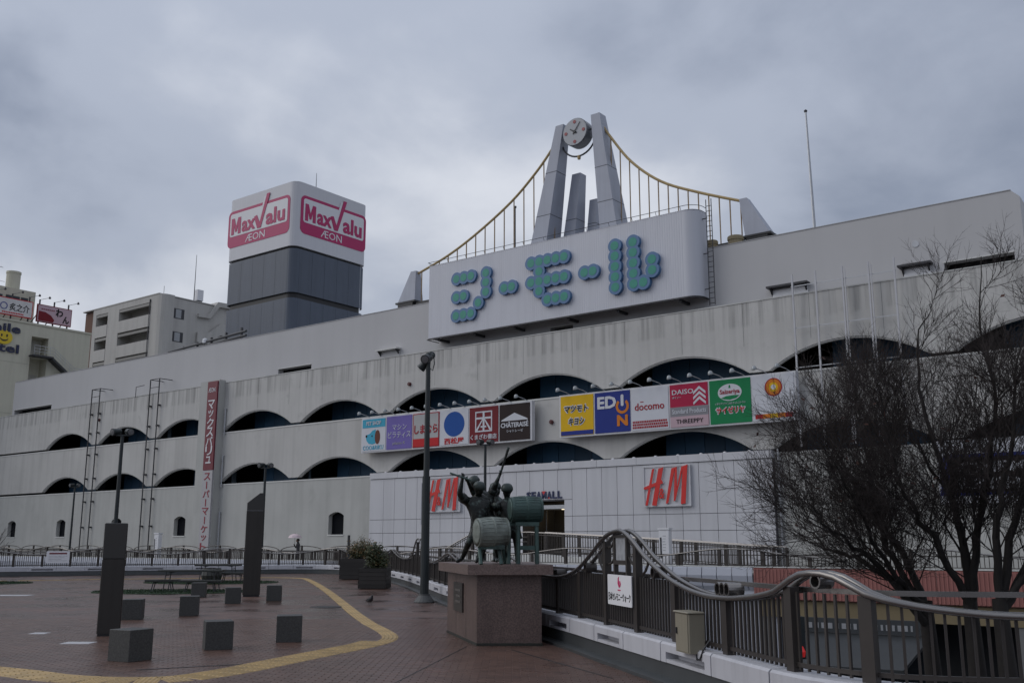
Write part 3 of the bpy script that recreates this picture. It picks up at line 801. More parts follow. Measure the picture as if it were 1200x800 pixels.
def tenant_board(u0, u1, z0, z1, label, bounds, labels):
    og = ((u0 + u1) / 2, FY, z0)
    t = mthing('tenant_signboard', label, 'signboard', *og, 'long tenant signboards fixed across the arches')
    MB().box(u0, u1, FY, FY + 0.3, z0, z1).build('casing', mat('board_casing', (0.6, 0.6, 0.62), 0.5), t, og)
    x = u0 + 0.8
    while x < u1:
        for zz in (z0 + 0.5, z1 - 0.6): MB().box(x, x + 0.12, FY + 0.3, 0.0, zz, zz + 0.12).build('wall_bracket', M_dsteel, t, og)
        x += 2.3
    x = u0 + 0.25
    while x < u1:
        # each floodlight leans out from the board's top edge on a thin arm
        lp = MB().lathe([(0.03, -0.14), (0.10, -0.1), (0.15, 0.03), (0.15, 0.06)], (x, FY - 0.5, z1 + 0.24), 10, (0, 0.45, -1)).build('floodlight', mat('grey_floodlight', (0.33, 0.35, 0.36), 0.4, 0.3), t, og, smooth=True)
        MB().tube([(x, FY - 0.46, z1 + 0.27), (x + 0.3, FY - 0.1, z1 + 0.12), (x + 0.42, FY + 0.15, z1)], 0.025, 5).build('floodlight_arm', M_steel, lp, og)
        x += 1.2
    faces = []
    for i in range(len(bounds) - 1):
        a, b = bounds[i] + 0.05, bounds[i + 1] - 0.05
        p = MB().box(a, b, FY - 0.03, FY - 0.001, z0 + 0.09, z1 - 0.09).build('sign_panel', None, t, og, label=labels[i])
        faces.append((p, a, b, z0 + 0.09, z1 - 0.09))
    return t, og, faces
F1 = FY - 0.03
t, og, fc = tenant_board(-12.3, 1.93, 7.6, 9.95, 'left long board of six shop panels, from light blue to dark brown',
    [-12.25, -9.98, -7.62, -5.26, -2.87, -0.52, 1.85],
    ['white and sky blue pet shop panel with dog head', 'violet panel with white katakana', 'grey and red panel with red hiragana', 'white panel with blue oval and red kanji', 'maroon panel with white book kanji emblem', 'dark brown panel with white triangle roof emblem'])
def rct(p, x0, x1, z0, z1, m, d=0.012, name='print'):
    return MB().box(x0, x1, F1 - d, F1 + 0.002, z0, z1).build(name, m, p, og)
p, a, b, z0, z1 = fc[0]; p.data.materials.append(V_white)
rct(p, a + 0.03, b - 0.03, z1 - 0.6, z1 - 0.04, V_sky)
text('PET SHOP', (a + 0.4, b - 0.4, z1 - 0.45, z1 - 0.18), F1 - 0.012, V_white, p, bold=0.02, org=og)
cx = (a + b) / 2
MB().prism([(cx - 0.72, 8.62), (cx - 0.68, 8.78), (cx - 0.35, 8.86), (cx - 0.1, 9.06), (cx + 0.18, 9.12), (cx + 0.18, 8.2), (cx - 0.1, 8.13), (cx - 0.45, 8.2), (cx - 0.65, 8.4)], F1 - 0.012, F1 + 0.002).build('print', V_sky, p, og)
MB().disc(cx + 0.36, 8.6, 0.47, F1 - 0.016, F1 + 0.002, 24, rx=0.24).build('print', V_brn, p, og)
MB().disc(cx - 0.66, 8.7, 0.09, F1 - 0.018, F1 + 0.002, 12).build('print', V_blk, p, og)
MB().disc(cx - 0.14, 8.69, 0.06, F1 - 0.018, F1 + 0.002, 10).build('print', V_blk, p, og)
text('COO&RIKU', (a + 0.12, b - 0.16, 7.78, 8.06), F1, V_sky, p, bold=0.0, org=og)
p, a, b, z0, z1 = fc[1]; p.data.materials.append(V_vio)
text('マシン', (a + 0.55, b - 0.45, 8.95, 9.3), F1, V_white, p, org=og, bold=-0.004)
text('ピラティス', (a + 0.16, b - 0.1, 8.42, 8.85), F1, V_white, p, org=og, bold=-0.004)
text('pilates K', (a + 0.6, b - 0.55, 7.95, 8.18), F1, V_grey, p, org=og, bold=-0.004)
p, a, b, z0, z1 = fc[2]; p.data.materials.append(V_drd)
rct(p, a + 0.07, b - 0.07, z0 + 0.55, z1 - 0.06, V_grey)
rct(p, a + 0.05, b - 0.05, z0 + 0.05, z0 + 0.548, V_red)
text('しまむら', (a + 0.15, b - 0.12, 8.55, 9.12), F1 - 0.012, V_drd, p, bold=0.025, org=og)
p, a, b, z0, z1 = fc[3]; p.data.materials.append(V_white)
MB().disc((a + b) / 2, 8.98, 0.78, F1 - 0.012, F1 + 0.002, 32, rx=0.84).build('print', V_blue, p, og)
text('西松屋', (a + 0.35, b - 0.35, 7.74, 8.14), F1, V_red, p, bold=0.02, org=og)
p, a, b, z0, z1 = fc[4]; p.data.materials.append(V_mar)
cx = (a + b) / 2
for q in ((cx - 0.66, cx + 0.66, 9.52, 9.6), (cx - 0.66, cx + 0.66, 8.34, 8.42), (cx - 0.66, cx - 0.58, 8.42, 9.52), (cx + 0.58, cx + 0.66, 8.42, 9.52), (cx - 0.58, cx + 0.58, 9.12, 9.24)):
    rct(p, *q, V_white)
rct(p, cx - 0.07, cx + 0.07, 8.42, 9.52, V_white, 0.016)
for s in (-1, 1): MB().prism([(cx + s * 0.02, 9.12), (cx + s * 0.1, 9.12), (cx + s * 0.58, 8.5), (cx + s * 0.58, 8.42), (cx + s * 0.48, 8.42)], F1 - 0.02, F1 + 0.002).build('print', V_white, p, og)
rct(p, cx - 0.22, cx + 0.22, 8.6, 8.7, V_white, 0.024)
text('くまざわ書店', (a + 0.1, b - 0.1, 7.88, 8.2), F1, V_white, p, bold=0.015, org=og)
p, a, b, z0, z1 = fc[5]; p.data.materials.append(V_choc)
cx = (a + b) / 2
MB().prism([(cx - 1.0, 8.86), (cx - 0.95, 8.93), (cx, 9.32), (cx + 0.95, 8.93), (cx + 1.0, 8.86)], F1 - 0.012, F1 + 0.002).build('print', V_white, p, og)
text('CHÂTERAISÉ', (a + 0.12, b - 0.1, 8.46, 8.82), F1, V_white, p, bold=0.025, org=og)
text('シャトレーゼ', (a + 0.55, b - 0.5, 8.16, 8.34), F1, V_white, p, bold=0.0, org=og)

t, og, fc = tenant_board(3.9, 18.08, 7.6, 10.05, 'right long board of six shop panels, from yellow to white with orange flower',
    [3.96, 6.29, 8.68, 11.05, 13.37, 15.75, 18.02],
    ['yellow panel with slanted black katakana', 'royal blue panel with white and orange letters', 'white panel with dark red letters', 'crimson, grey and pink panel with three shop names', 'green restaurant panel with white oval', 'white panel with orange ring flower'])
p, a, b, z0, z1 = fc[0]; p.data.materials.append(V_yel)
rct(p, a + 0.02, b - 0.02, z0 + 0.02, z0 + 0.26, V_navy)
for s, q in (('マツモト', (a + 0.22, b - 0.3, 8.95, 9.45)), ('キヨシ', (a + 0.5, b - 0.55, 8.22, 8.75))):
    text(s, q, F1, V_white, p, bold=0.09, shear=0.15, depth=0.01, org=og)
    text(s, (q[0] + 0.06, q[1] - 0.06, q[2] + 0.06, q[3] - 0.06), F1 - 0.01, V_blk, p, bold=0.03, shear=0.15, depth=0.01, org=og)
p, a, b, z0, z1 = fc[1]; p.data.materials.append(V_navy)
text('ED', (a + 0.18, a + 1.42, 9.03, 9.72), F1, V_white, p, bold=0.04, org=og)
cx = a + 1.8; cz = 9.1
ring = [(cx + 0.42 * math.sin(R(40 + 280 * i / 20)), cz + 0.42 * math.cos(R(40 + 280 * i / 20))) for i in range(21)] + [(cx + 0.27 * math.sin(R(320 - 280 * i / 20)), cz + 0.27 * math.cos(R(320 - 280 * i / 20))) for i in range(21)]
MB().prism(ring, F1 - 0.012, F1 + 0.002).build('print', V_or, p, og)
MB().prism(rrect(cx - 0.09, cx + 0.09, 9.1, 9.75, 0.085), F1 - 0.016, F1 + 0.002).build('print', V_white, p, og)
text('N', (a + 1.45, a + 2.15, 8.0, 8.62), F1, V_or, p, bold=0.05, org=og)
p, a, b, z0, z1 = fc[2]; p.data.materials.append(V_white)
text('docomo', (a + 0.2, b - 0.25, 8.76, 9.16), F1, V_drd, p, bold=0.01, org=og)
MB().box(a + 0.55, a + 0.75, F1 - 0.012, F1 + 0.002, 9.2, 9.24).build('print', V_drd, p, og)
mb = MB(); r_ = random.Random(3)
for row in range(3):
    x = a + 0.05
    while x < b - 0.1:
        w = r_.uniform(0.06, 0.11); mb.box(x, x + w, F1 - 0.012, F1 + 0.002, 7.78 + row * 0.15, 7.89 + row * 0.15); x += w + 0.03
mb.build('small_print', V_drd, p, og)
p, a, b, z0, z1 = fc[3]; p.data.materials.append(V_cr)
rct(p, a, b, z0 + 0.56, z0 + 1.06, V_gry2); rct(p, a, b, z0, z0 + 0.558, V_pink)
text('DAISO', (a + 0.14, a + 1.4, 9.42, 9.68), F1, V_white, p, bold=0.012, org=og)
text('ダイソー', (a + 0.14, a + 0.66, 9.2, 9.33), F1, V_white, p, org=og)
for k in range(3):
    cz = 9.7 - 0.27 * k; cx = b - 0.48
    MB().prism([(cx - 0.36, cz - 0.36), (cx - 0.36, cz - 0.22), (cx, cz + 0.08), (cx + 0.36, cz - 0.22), (cx + 0.36, cz - 0.36), (cx, cz - 0.07)], F1 - 0.012, F1 + 0.002).build('print', V_white, p, og)
text('Standard Products', (a + 0.12, b - 0.12, z0 + 0.7, z0 + 0.95), F1 - 0.012, V_white, p, bold=0.008, org=og)
text('THREEPPY', (a + 0.35, b - 0.3, z0 + 0.18, z0 + 0.4), F1 - 0.012, V_blk, p, org=og)
p, a, b, z0, z1 = fc[4]; p.data.materials.append(V_grn)
cx = (a + b) / 2
MB().disc(cx, 9.28, 0.44, F1 - 0.012, F1 + 0.002, 30, rx=0.66).build('print', V_white, p, og)
MB().prism([(cx - 0.5, 9.0), (cx - 0.2, 9.1), (cx + 0.2, 9.12), (cx + 0.55, 9.1), (cx + 0.35, 8.95), (cx, 8.89), (cx - 0.3, 8.93)], F1 - 0.016, F1 + 0.002).build('print', V_grn, p, og)
text('Saizeriya', (cx - 0.55, cx + 0.55, 9.14, 9.44), F1 - 0.012, V_drd, p, bold=0.01, org=og)
MB().prism([(cx - 0.06, 9.5), (cx + 0.06, 9.5), (cx + 0.03, 9.66), (cx - 0.03, 9.66)], F1 - 0.016, F1 + 0.002).build('print', V_grn, p, og)
text('イタリアンワイン&カフェレストラン', (a + 0.3, b - 0.3, 8.66, 8.78), F1, V_white, p, bold=0.0, org=og)
text('サイゼリヤ', (a + 0.3, b - 0.3, 8.16, 8.58), F1, V_white, p, bold=0.075, org=og, depth=0.01)
text('サイゼリヤ', (a + 0.36, b - 0.36, 8.21, 8.53), F1 - 0.01, V_red, p, bold=0.03, org=og, depth=0.01)
p, a, b, z0, z1 = fc[5]; p.data.materials.append(V_white)
cx = a + 1.12
MB().disc(cx, 9.33, 0.46, F1 - 0.01, F1 + 0.002, 28).build('print', V_drd, p, og)
MB().disc(cx, 9.33, 0.40, F1 - 0.014, F1 + 0.002, 28).build('print', V_or, p, og)
MB().disc(cx, 9.33, 0.24, F1 - 0.018, F1 + 0.002, 24).build('print', V_yel, p, og)
MB().disc(cx, 9.33, 0.13, F1 - 0.022, F1 + 0.002, 16).build('print', V_white, p, og)
for k, m in enumerate((V_red, V_or, V_yel, V_or, V_red)):
    w = (b - a - 0.2) / 5; rct(p, a + 0.1 + w * k, a + 0.1 + w * (k + 1) - 0.001, z0 + 0.1, z0 + 0.32, m)

# cinema banner behind the trees
og = (26.3, -0.3, 3.4)
t = mthing('cinema_banner', 'dark cinema signboard with white capitals behind the bare branches', 'signboard', *og)
MB().box(24.3, 29.3, -0.3, -0.02, 3.4, 6.2).build('board', V('white', (0.6, 0.6, 0.62)), t, og)
MB().prism([(24.35, 3.75), (29.25, 3.75), (29.25, 5.55), (24.6, 5.55)], -0.33, -0.301).build('blue_field', V_navy, t, og)
MB().box(24.8, 29.2, -0.345, -0.331, 3.85, 5.4).build('dark_field', V_choc, t, og)
text('CINEMA', (25.2, 28.6, 4.72, 5.2), -0.345, V_white, t, bold=0.03, org=og)
text('SUNSHINE', (24.95, 29.0, 3.98, 4.5), -0.345, V_white, t, bold=0.03, org=og)
# ================================================================== hotel at far left (its side wall faces the viewer's right)
M_cream = mat('cream_wall', (0.50, 0.48, 0.39), 0.75, var=0.06, vs=0.3, streak=0.12, ss=(1.5, 1.5, 0.1))
M_creamd = mat('cream_shade_door', (0.40, 0.39, 0.35), 0.6)
M_glassd = mat('dark_window_glass', (0.03, 0.035, 0.04), 0.15, var=0)
UH = -76.0
hx = lambda x, y, z: (UH - y, x, z)           # draw on the wall: x along it, y<0 towards the viewer
og = (UH, 5, -5.5)
ht = mthing('hotel', 'cream hotel block with smiling face sign and outside stair at far left', 'building', *og)
mb = MB()
# wall with stair recess (off 8.2 .. 10.1)
for a, b, z0, z1 in ((-14, 8.15, -5.5, 26.5), (10.15, 15.3, -5.5, 26.5), (8.15, 10.15, 25.15, 26.5), (8.15, 10.15, 22.7, 22.95), (8.15, 10.15, 18.6, 20.3 - 1.4)):
    mb.box(a, b, 0, 1.6, z0, z1)
mb.box(-14, 15.3, 1.6, 14, -5.5, 26.5)
mb.build('wall', M_cream, ht, og, xf=hx)
MB().box(-14.1, 15.4, -0.1, 14.1, 26.5, 26.7).build('coping', M_cream, ht, og, xf=hx)
for z in (21.8, 16): MB().box(-14, 8.1, -0.012, -0.002, z, z + 0.05).build('wall_joint', mat('cream_joint', (0.36, 0.35, 0.29), 0.8), ht, og, xf=hx)
mb = MB(); mb.box(-14, 10.1, 4, 13.5, 26.7, 31.35); mb.build('upper_storey', M_cream, ht, og, xf=hx)
MB().lathe([(0.8, 0), (0.8, 2.2), (0.85, 2.2), (0.85, 2.45), (0.1, 2.5)], (8.2, 6, 31.35), 18).build('stair_turret', M_cream, ht, og, xf=hx)
for a, b in ((5.4, 6.2), (6.6, 8.2), (8.4, 9.2), (2.0, 3.2)):
    w = MB().box(a, b, 3.9, 3.998, 29.55, 30.4).build('window', M_dsteel if a != 5.4 else M_creamd, ht, og, xf=hx)
    MB().box(a + 0.06, b - 0.06, 3.87, 3.899, 29.62, 30.33).build('pane', M_glassd, w, og, xf=hx)
for z in (22.95, 18.9):
    MB().box(8.45, 9.9, 1.5, 1.59, z, z + 2.0).build('door', M_creamd, ht, og, xf=hx)
mb = MB(); mb.box(8.0, 10.4, -1.1, 0.0, 22.72, 22.9)
mb.add([(10.3, -1.0, 22.9), (10.3, 0, 22.9), (13.0, 0, 20.9), (13.0, -1.0, 20.9), (10.3, -1.0, 22.6), (10.3, 0, 22.6), (13.0, 0, 20.6), (13.0, -1.0, 20.6)], [(0, 1, 2, 3), (7, 6, 5, 4), (0, 3, 7, 4), (1, 5, 6, 2)])
mb.box(12.9, 15.0, -1.1, 0, 20.65, 20.85)
stc = mb.build('stair', M_dsteel, ht, og, xf=hx)
mb = MB()
for h in (0.35, 0.7, 1.05):
    mb.tube([(8.05, -1.08, 22.9 + h), (10.3, -1.08, 22.9 + h), (13.0, -1.08, 20.9 + h), (14.95, -1.08, 20.9 + h)], 0.025, 5)
for k in range(12):
    x = 8.05 + k * 0.627; zz = 22.9 if x < 10.3 else (22.9 - (x - 10.3) / 2.7 * 2.0 if x < 13 else 20.9)
    mb.tube([(x, -1.08, zz), (x, -1.08, zz + 1.05)], 0.02, 4)
mb.build('handrail', M_steel, stc, og, xf=hx)
M_letn = mat('navy_letter', (0.015, 0.02, 0.06), 0.5, var=0)
sl = MB().box(0.5, 1.2, -0.03, -0.005, 23.9, 24.3).build('sign_mount', M_cream, ht, og, xf=hx)
text('Smile', (1.9, 6.75, 25.15, 26.15), -0.03, M_letn, ht, 'wall_letters', bold=0.02, depth=0.12, org=og, xf=hx)
text('Hotel', (1.6, 6.75, 22.85, 23.85), -0.03, M_letn, ht, 'wall_letters', bold=0.02, depth=0.12, org=og, xf=hx)
fc_ = MB().disc(4.95, 24.5, 0.8, -0.15, -0.01, 28, rx=0.95).build('smile_disc', mat('smile_yellow', (0.62, 0.45, 0.02), 0.45, var=0.03), ht, og, xf=hx)
for x in (4.65, 5.25): MB().disc(x, 24.7, 0.16, -0.18, -0.151, 12, rx=0.09).build('eye', M_black, fc_, og, xf=hx)
MB().prism([(4.95 + 0.5 * math.cos(R(a)), 24.5 + 0.45 * math.sin(R(a))) for a in range(205, 336, 10)] + [(4.95 + 0.5 * math.cos(R(a)), 24.55 + 0.34 * math.sin(R(a))) for a in range(335, 204, -10)], -0.18, -0.151).build('mouth', M_black, fc_, og, xf=hx)
def roof_board(x0, x1, z0, z1, label, ground, border, draw):
    og = (UH, (x0 + x1) / 2, 26.7)
    t = mthing('roof_board', label, 'billboard', *og)
    MB().box(x0, x1, 0.3, 0.5, z0, z1).build('board', border, t, og, xf=hx)
    f = MB().box(x0 + 0.1, x1 - 0.1, 0.28, 0.299, z0 + 0.1, z1 - 0.1).build('board_face', ground, t, og, xf=hx)
    mb = MB()
    n = 3
    for k in range(n):
        x = x0 + 0.35 + (x1 - x0 - 0.7) * k / (n - 1)
        mb.box(x - 0.07, x + 0.07, 0.5, 0.62, 26.6, z1 + 0.6)
        mb.tube([(x, 0.6, z0 + 1.2), (x - 0.4, 2.2, 26.6)], 0.06, 5)
    mb.build('post', M_dsteel, t, og, xf=hx)
    for k in range(n):
        x = x0 + 0.35 + (x1 - x0 - 0.7) * k / (n - 1)
        lp = MB().lathe([(0.06, -0.12), (0.14, 0.05), (0.13, 0.14)], (x + 0.75, -0.2, z1 + 0.85), 8, (0, -0.3, -1)).build('floodlight', M_dsteel, t, og, xf=hx)
        MB().tube([(x, 0.55, z1 + 0.55), (x + 0.7, -0.15, z1 + 0.8)], 0.025, 4).build('floodlight_arm', M_dsteel, lp, og, xf=hx)
    draw(t, f, og)
V_cream = mat('vinyl_cream', (0.58, 0.56, 0.55), 0.5)
def d1(t, f, og):
    ring = [(4.75 + 0.42 * math.sin(R(18 * i)), 28.2 + 0.42 * math.cos(R(18 * i))) for i in range(21)] + [(4.75 + 0.33 * math.sin(R(-18 * i)), 28.2 + 0.33 * math.cos(R(-18 * i))) for i in range(21)]
    MB().prism(ring, 0.262, 0.279).build('crest', V_navy, f, og, xf=hx)
    text('炙之介', (5.4, 7.7, 27.75, 28.65), 0.279, V_blk, f, bold=0.01, org=og, xf=hx)
    mb = MB(); r_ = random.Random(2); x = 4.6
    while x < 7.0: w = r_.uniform(0.1, 0.18); mb.box(x, x + w, 0.268, 0.281, 27.42, 27.58); x += w + 0.05
    mb.build('small_print', V_red, f, og, xf=hx)
roof_board(3.4, 8.1, 27.2, 29.2, 'white roof billboard with red border and round crest, leftmost on the hotel', V_cream, V_red, d1)
def d2(t, f, og):
    MB().prism([(8.8, 27.3), (8.8, 28.35), (9.6, 28.3), (10.3, 28.0), (10.75, 27.5), (10.6, 27.2), (8.85, 27.2)], 0.266, 0.281).build('dark_blob', V_mar, f, og, xf=hx)
    text('わ', (10.85, 11.75, 28.0, 28.95), 0.279, V_blk, f, bold=0.035, org=og, xf=hx)
    text('ん', (11.75, 12.55, 27.3, 28.2), 0.279, V_blk, f, bold=0.035, org=og, xf=hx)
    mb = MB()
    for k in range(7): mb.box(9.1 + 0.24 * k, 9.26 + 0.24 * k, 0.268, 0.281, 28.55, 28.68)
    mb.build('small_print', V_mar, f, og, xf=hx)
roof_board(8.62, 12.85, 27.05, 29.15, 'pink roof billboard with two large black hiragana on the hotel', V_pink, V_mar, d2)
og = (UH - 6, 5.5, 31.3)
t = mthing('tv_aerial', 'thin television aerial on the hotel roof at far left', 'aerial', *og)
mb = MB(); mb.tube([(5.5, 6, 31.35), (5.5, 6, 34.3)], 0.035, 5).tube([(6.3, 6.4, 31.35), (6.3, 6.4, 33.6)], 0.03, 5)
mb.tube([(3.6, 6, 34.1), (6.9, 6, 34.1)], 0.025, 4)
for k in range(7): mb.tube([(3.8 + 0.45 * k, 5.6, 34.1), (3.8 + 0.45 * k, 6.4, 34.1)], 0.015, 4)
mb.tube([(5.1, 6.4, 32.6), (7.4, 6.4, 32.5)], 0.02, 4)
mb.build('aerial_frame', M_dsteel, t, og, xf=hx)

# ================================================================== apartment block
og = (-95, 36, -5.5)
ap = mthing('apartment_block', 'pale grey apartment block with balconies and a brown end panel behind the mall', 'building', *og)
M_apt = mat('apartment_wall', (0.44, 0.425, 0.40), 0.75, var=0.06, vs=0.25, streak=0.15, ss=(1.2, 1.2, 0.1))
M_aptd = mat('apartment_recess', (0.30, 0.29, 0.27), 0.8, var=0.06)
AY = 30.0
x0, x1, ZT = -104.8, -85.2, 36.0
BAYS = [(-101.1, -97.95), (-95.0, -87.0)]
mb = MB()
# piers between the bays, floor by floor spandrels
for a, b in ((-102.0, -101.1), (-97.95, -95.0), (-87.0, -85.2)): mb.box(a, b, AY, AY + 2.0, -5.5, ZT)
for a, b in BAYS: mb.box(a, b, AY, AY + 2, 35.1, ZT)
mb.box(-102, -85.2, AY + 2.0, 44, -5.5, ZT - 0.05)
mb.build('wall', M_apt, ap, og)
MB().box(-104.8, -102.003, AY + 0.4, 44, -5.5, 35.9).build('brown_panel', mat('brown_facing', (0.11, 0.045, 0.025), 0.7, var=0.12, vs=0.5), ap, og)
MB().box(-104.9, -85.1, AY - 0.06, 44.1, ZT, ZT + 0.14).build('coping', M_apt, ap, og)
for a, b in BAYS:
    for k in range(6):
        zt = 33.3 - 3.65 * k
        bal = MB().box(a + 0.02, b - 0.02, AY - 0.05 - (0.1 if a > -96 else 0), AY + 0.12, zt - 1.75, zt).build('balcony', M_apt, ap, og)
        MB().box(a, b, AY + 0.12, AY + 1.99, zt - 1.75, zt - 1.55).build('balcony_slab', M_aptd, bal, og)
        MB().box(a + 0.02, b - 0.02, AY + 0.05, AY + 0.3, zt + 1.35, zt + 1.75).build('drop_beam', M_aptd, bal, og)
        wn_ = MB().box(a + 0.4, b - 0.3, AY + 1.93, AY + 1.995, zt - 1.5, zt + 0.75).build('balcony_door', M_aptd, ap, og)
        MB().box(a + (b - a) * 0.5, b - 0.5, AY + 1.9, AY + 1.929, zt - 1.4, zt + 0.55).build('pane', M_glassd, wn_, og)
        if a > -96: MB().box(a + 1.6, a + 2.3, AY + 1.0, AY + 1.4, zt - 0.5, zt + 0.4).build('air_conditioner', M_white, wn_, og)
MB().tube([(-87.1, AY - 0.1, -5), (-87.1, AY - 0.1, 35.5)], 0.09, 5).build('downpipe', M_dsteel, ap, og)
# rounded right corner, and the side with windows
mb = MB(); mb.slab([(-85.21, AY), (-84.7, AY + 0.15), (-84.35, AY + 0.5), (-84.2, AY + 1.0), (-84.2, 31.9), (-85.21, 31.9)], -5.5, ZT - 0.01); mb.build('corner_pier', M_apt, ap, og)
ax = lambda x, y, z: (-85.2 - y, x, z)
for k in range(6):
    z = 33.0 - 3.35 * k
    w = MB().box(32.5, 34.25, -0.03, 0.1, z, z + 1.45).build('window', M_dsteel, ap, og, xf=ax)
    MB().box(32.85, 33.75, -0.05, -0.031, z + 0.1, z + 1.35).build('pane', mat('curtained_glass', (0.30, 0.31, 0.32), 0.2, var=0.05), w, og, xf=ax)
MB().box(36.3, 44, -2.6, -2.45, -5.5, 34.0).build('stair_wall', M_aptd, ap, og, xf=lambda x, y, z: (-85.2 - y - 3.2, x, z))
for k in range(5):
    z = 32.2 - 3.6 * k
    mb = MB(); mb.prism([(36.4, z - 0.6), (38.4, z - 0.4), (40.2, z + 1.2), (42.5, z + 1.2), (42.5, z - 0.5), (40.3, z - 0.5), (38.3, z - 2.1), (36.4, z - 2.2)], -0.25, 0.0)
    mb.build('stair_parapet', M_apt, ap, og, xf=lambda x, y, z: (-85.0 - y, x, z))
mb = MB(); mb.prism([(36.4, 34.3), (38.2, 34.5), (39.6, 36.6), (42.5, 36.7), (42.5, 36.0), (39.9, 35.9), (38.4, 33.9), (36.4, 33.8)], -0.25, 3.0)
mb.build('stair_roof', M_apt, ap, og, xf=lambda x, y, z: (-85.0 - y, x, z))
og = (-85.8, 36.3, 36)
t = mthing('radio_mast', 'thin whip mast with a small white tank on the apartment roof', 'mast', *og)
MB().tube([(-85.8, 36.1, 36.1), (-85.8, 36.1, 43.2)], [0.07, 0.03], 6).build('pole', M_dsteel, t, og)
MB().box(-86.2, -85.4, 36.4, 37.4, 36.4, 38.0).build('tank', M_white, t, og)
MB().box(-86.1, -85.5, 36.5, 37.3, 36.14, 36.39).build('tank_stand', M_dsteel, t, og)
og = (-90, 34, 36.1); t = mthing('roof_rod', 'short lightning rod above the apartment balconies', 'lightning rod', *og)
MB().tube([(-85.6, 31, 36.13), (-85.6, 31, 37.4)], 0.03, 5).build('rod', M_dsteel, t, og)

# ================================================================== ground, street and plaza
M_asph = mat('asphalt', (0.05, 0.05, 0.052), 0.85, var=0.15, vs=0.4, bump=0.3, bs=20)
structure(MB().add([(-1500, -1500, -5.5), (1500, -1500, -5.5), (1500, 1500, -5.5), (-1500, 1500, -5.5)], [(0, 1, 2, 3)]).build('ground', M_asph))

CTRL = [(12, 9.6), (8, 8.9), (5.5, 8.55), (4.1, 8.6), (3.4, 8.78), (3.0, 9.1), (2.66, 9.78), (2.35, 11.2), (2.03, 12.6), (1.72, 13.96), (1.42, 15.24), (1.13, 16.58), (.82, 17.79), (.0, 21), (-1.0, 25.6), (-1.92, 29.7), (-3.1, 35.8), (-4.5, 42.3), (-6.1, 48.1), (-7.8, 53), (-9.6, 57), (-11.5, 58.3), (-14.2, 57.6), (-18, 56.2), (-22.2, 54.6), (-25.8, 53), (-32, 49.5), (-40, 43)]
def catmull(P, n=12):
    out = []
    for i in range(len(P) - 1):
        p0, p1, p2, p3 = P[max(i - 1, 0)], P[i], P[i + 1], P[min(i + 2, len(P) - 1)]
        for k in range(n):
            t = k / n
            out.append(tuple(.5 * (2 * p1[j] + (p2[j] - p0[j]) * t + (2 * p0[j] - 5 * p1[j] + 4 * p2[j] - p3[j]) * t * t + (-p0[j] + 3 * p1[j] - 3 * p2[j] + p3[j]) * t ** 3) for j in range(len(p1))))
    out.append(P[-1]); return out
class Curve:
    def __init__(s, P):
        s.C = P; s.S = [0]
        for a, b in zip(P, P[1:]): s.S.append(s.S[-1] + math.dist(a, b))
        s.L = s.S[-1]
    def at(s, d, n=0.0):
        d = min(max(d, 0), s.L - 1e-6); lo, hi = 0, len(s.S) - 1
        while hi - lo > 1:
            m = (lo + hi) // 2
            if s.S[m] <= d: lo = m
            else: hi = m
        f = (d - s.S[lo]) / (s.S[lo + 1] - s.S[lo]); a, b = s.C[lo], s.C[lo + 1]
        x, y = a[0] + (b[0] - a[0]) * f, a[1] + (b[1] - a[1]) * f
        dx, dy = b[0] - a[0], b[1] - a[1]; L = math.hypot(dx, dy)
        return (x - dy / L * n, y + dx / L * n)      # n>0: to the left of travel (the plaza side)
    def ang(s, d):
        a, b = s.at(d - 0.05), s.at(d + 0.05); return math.atan2(b[1] - a[1], b[0] - a[0])
RC = Curve(catmull(CTRL))

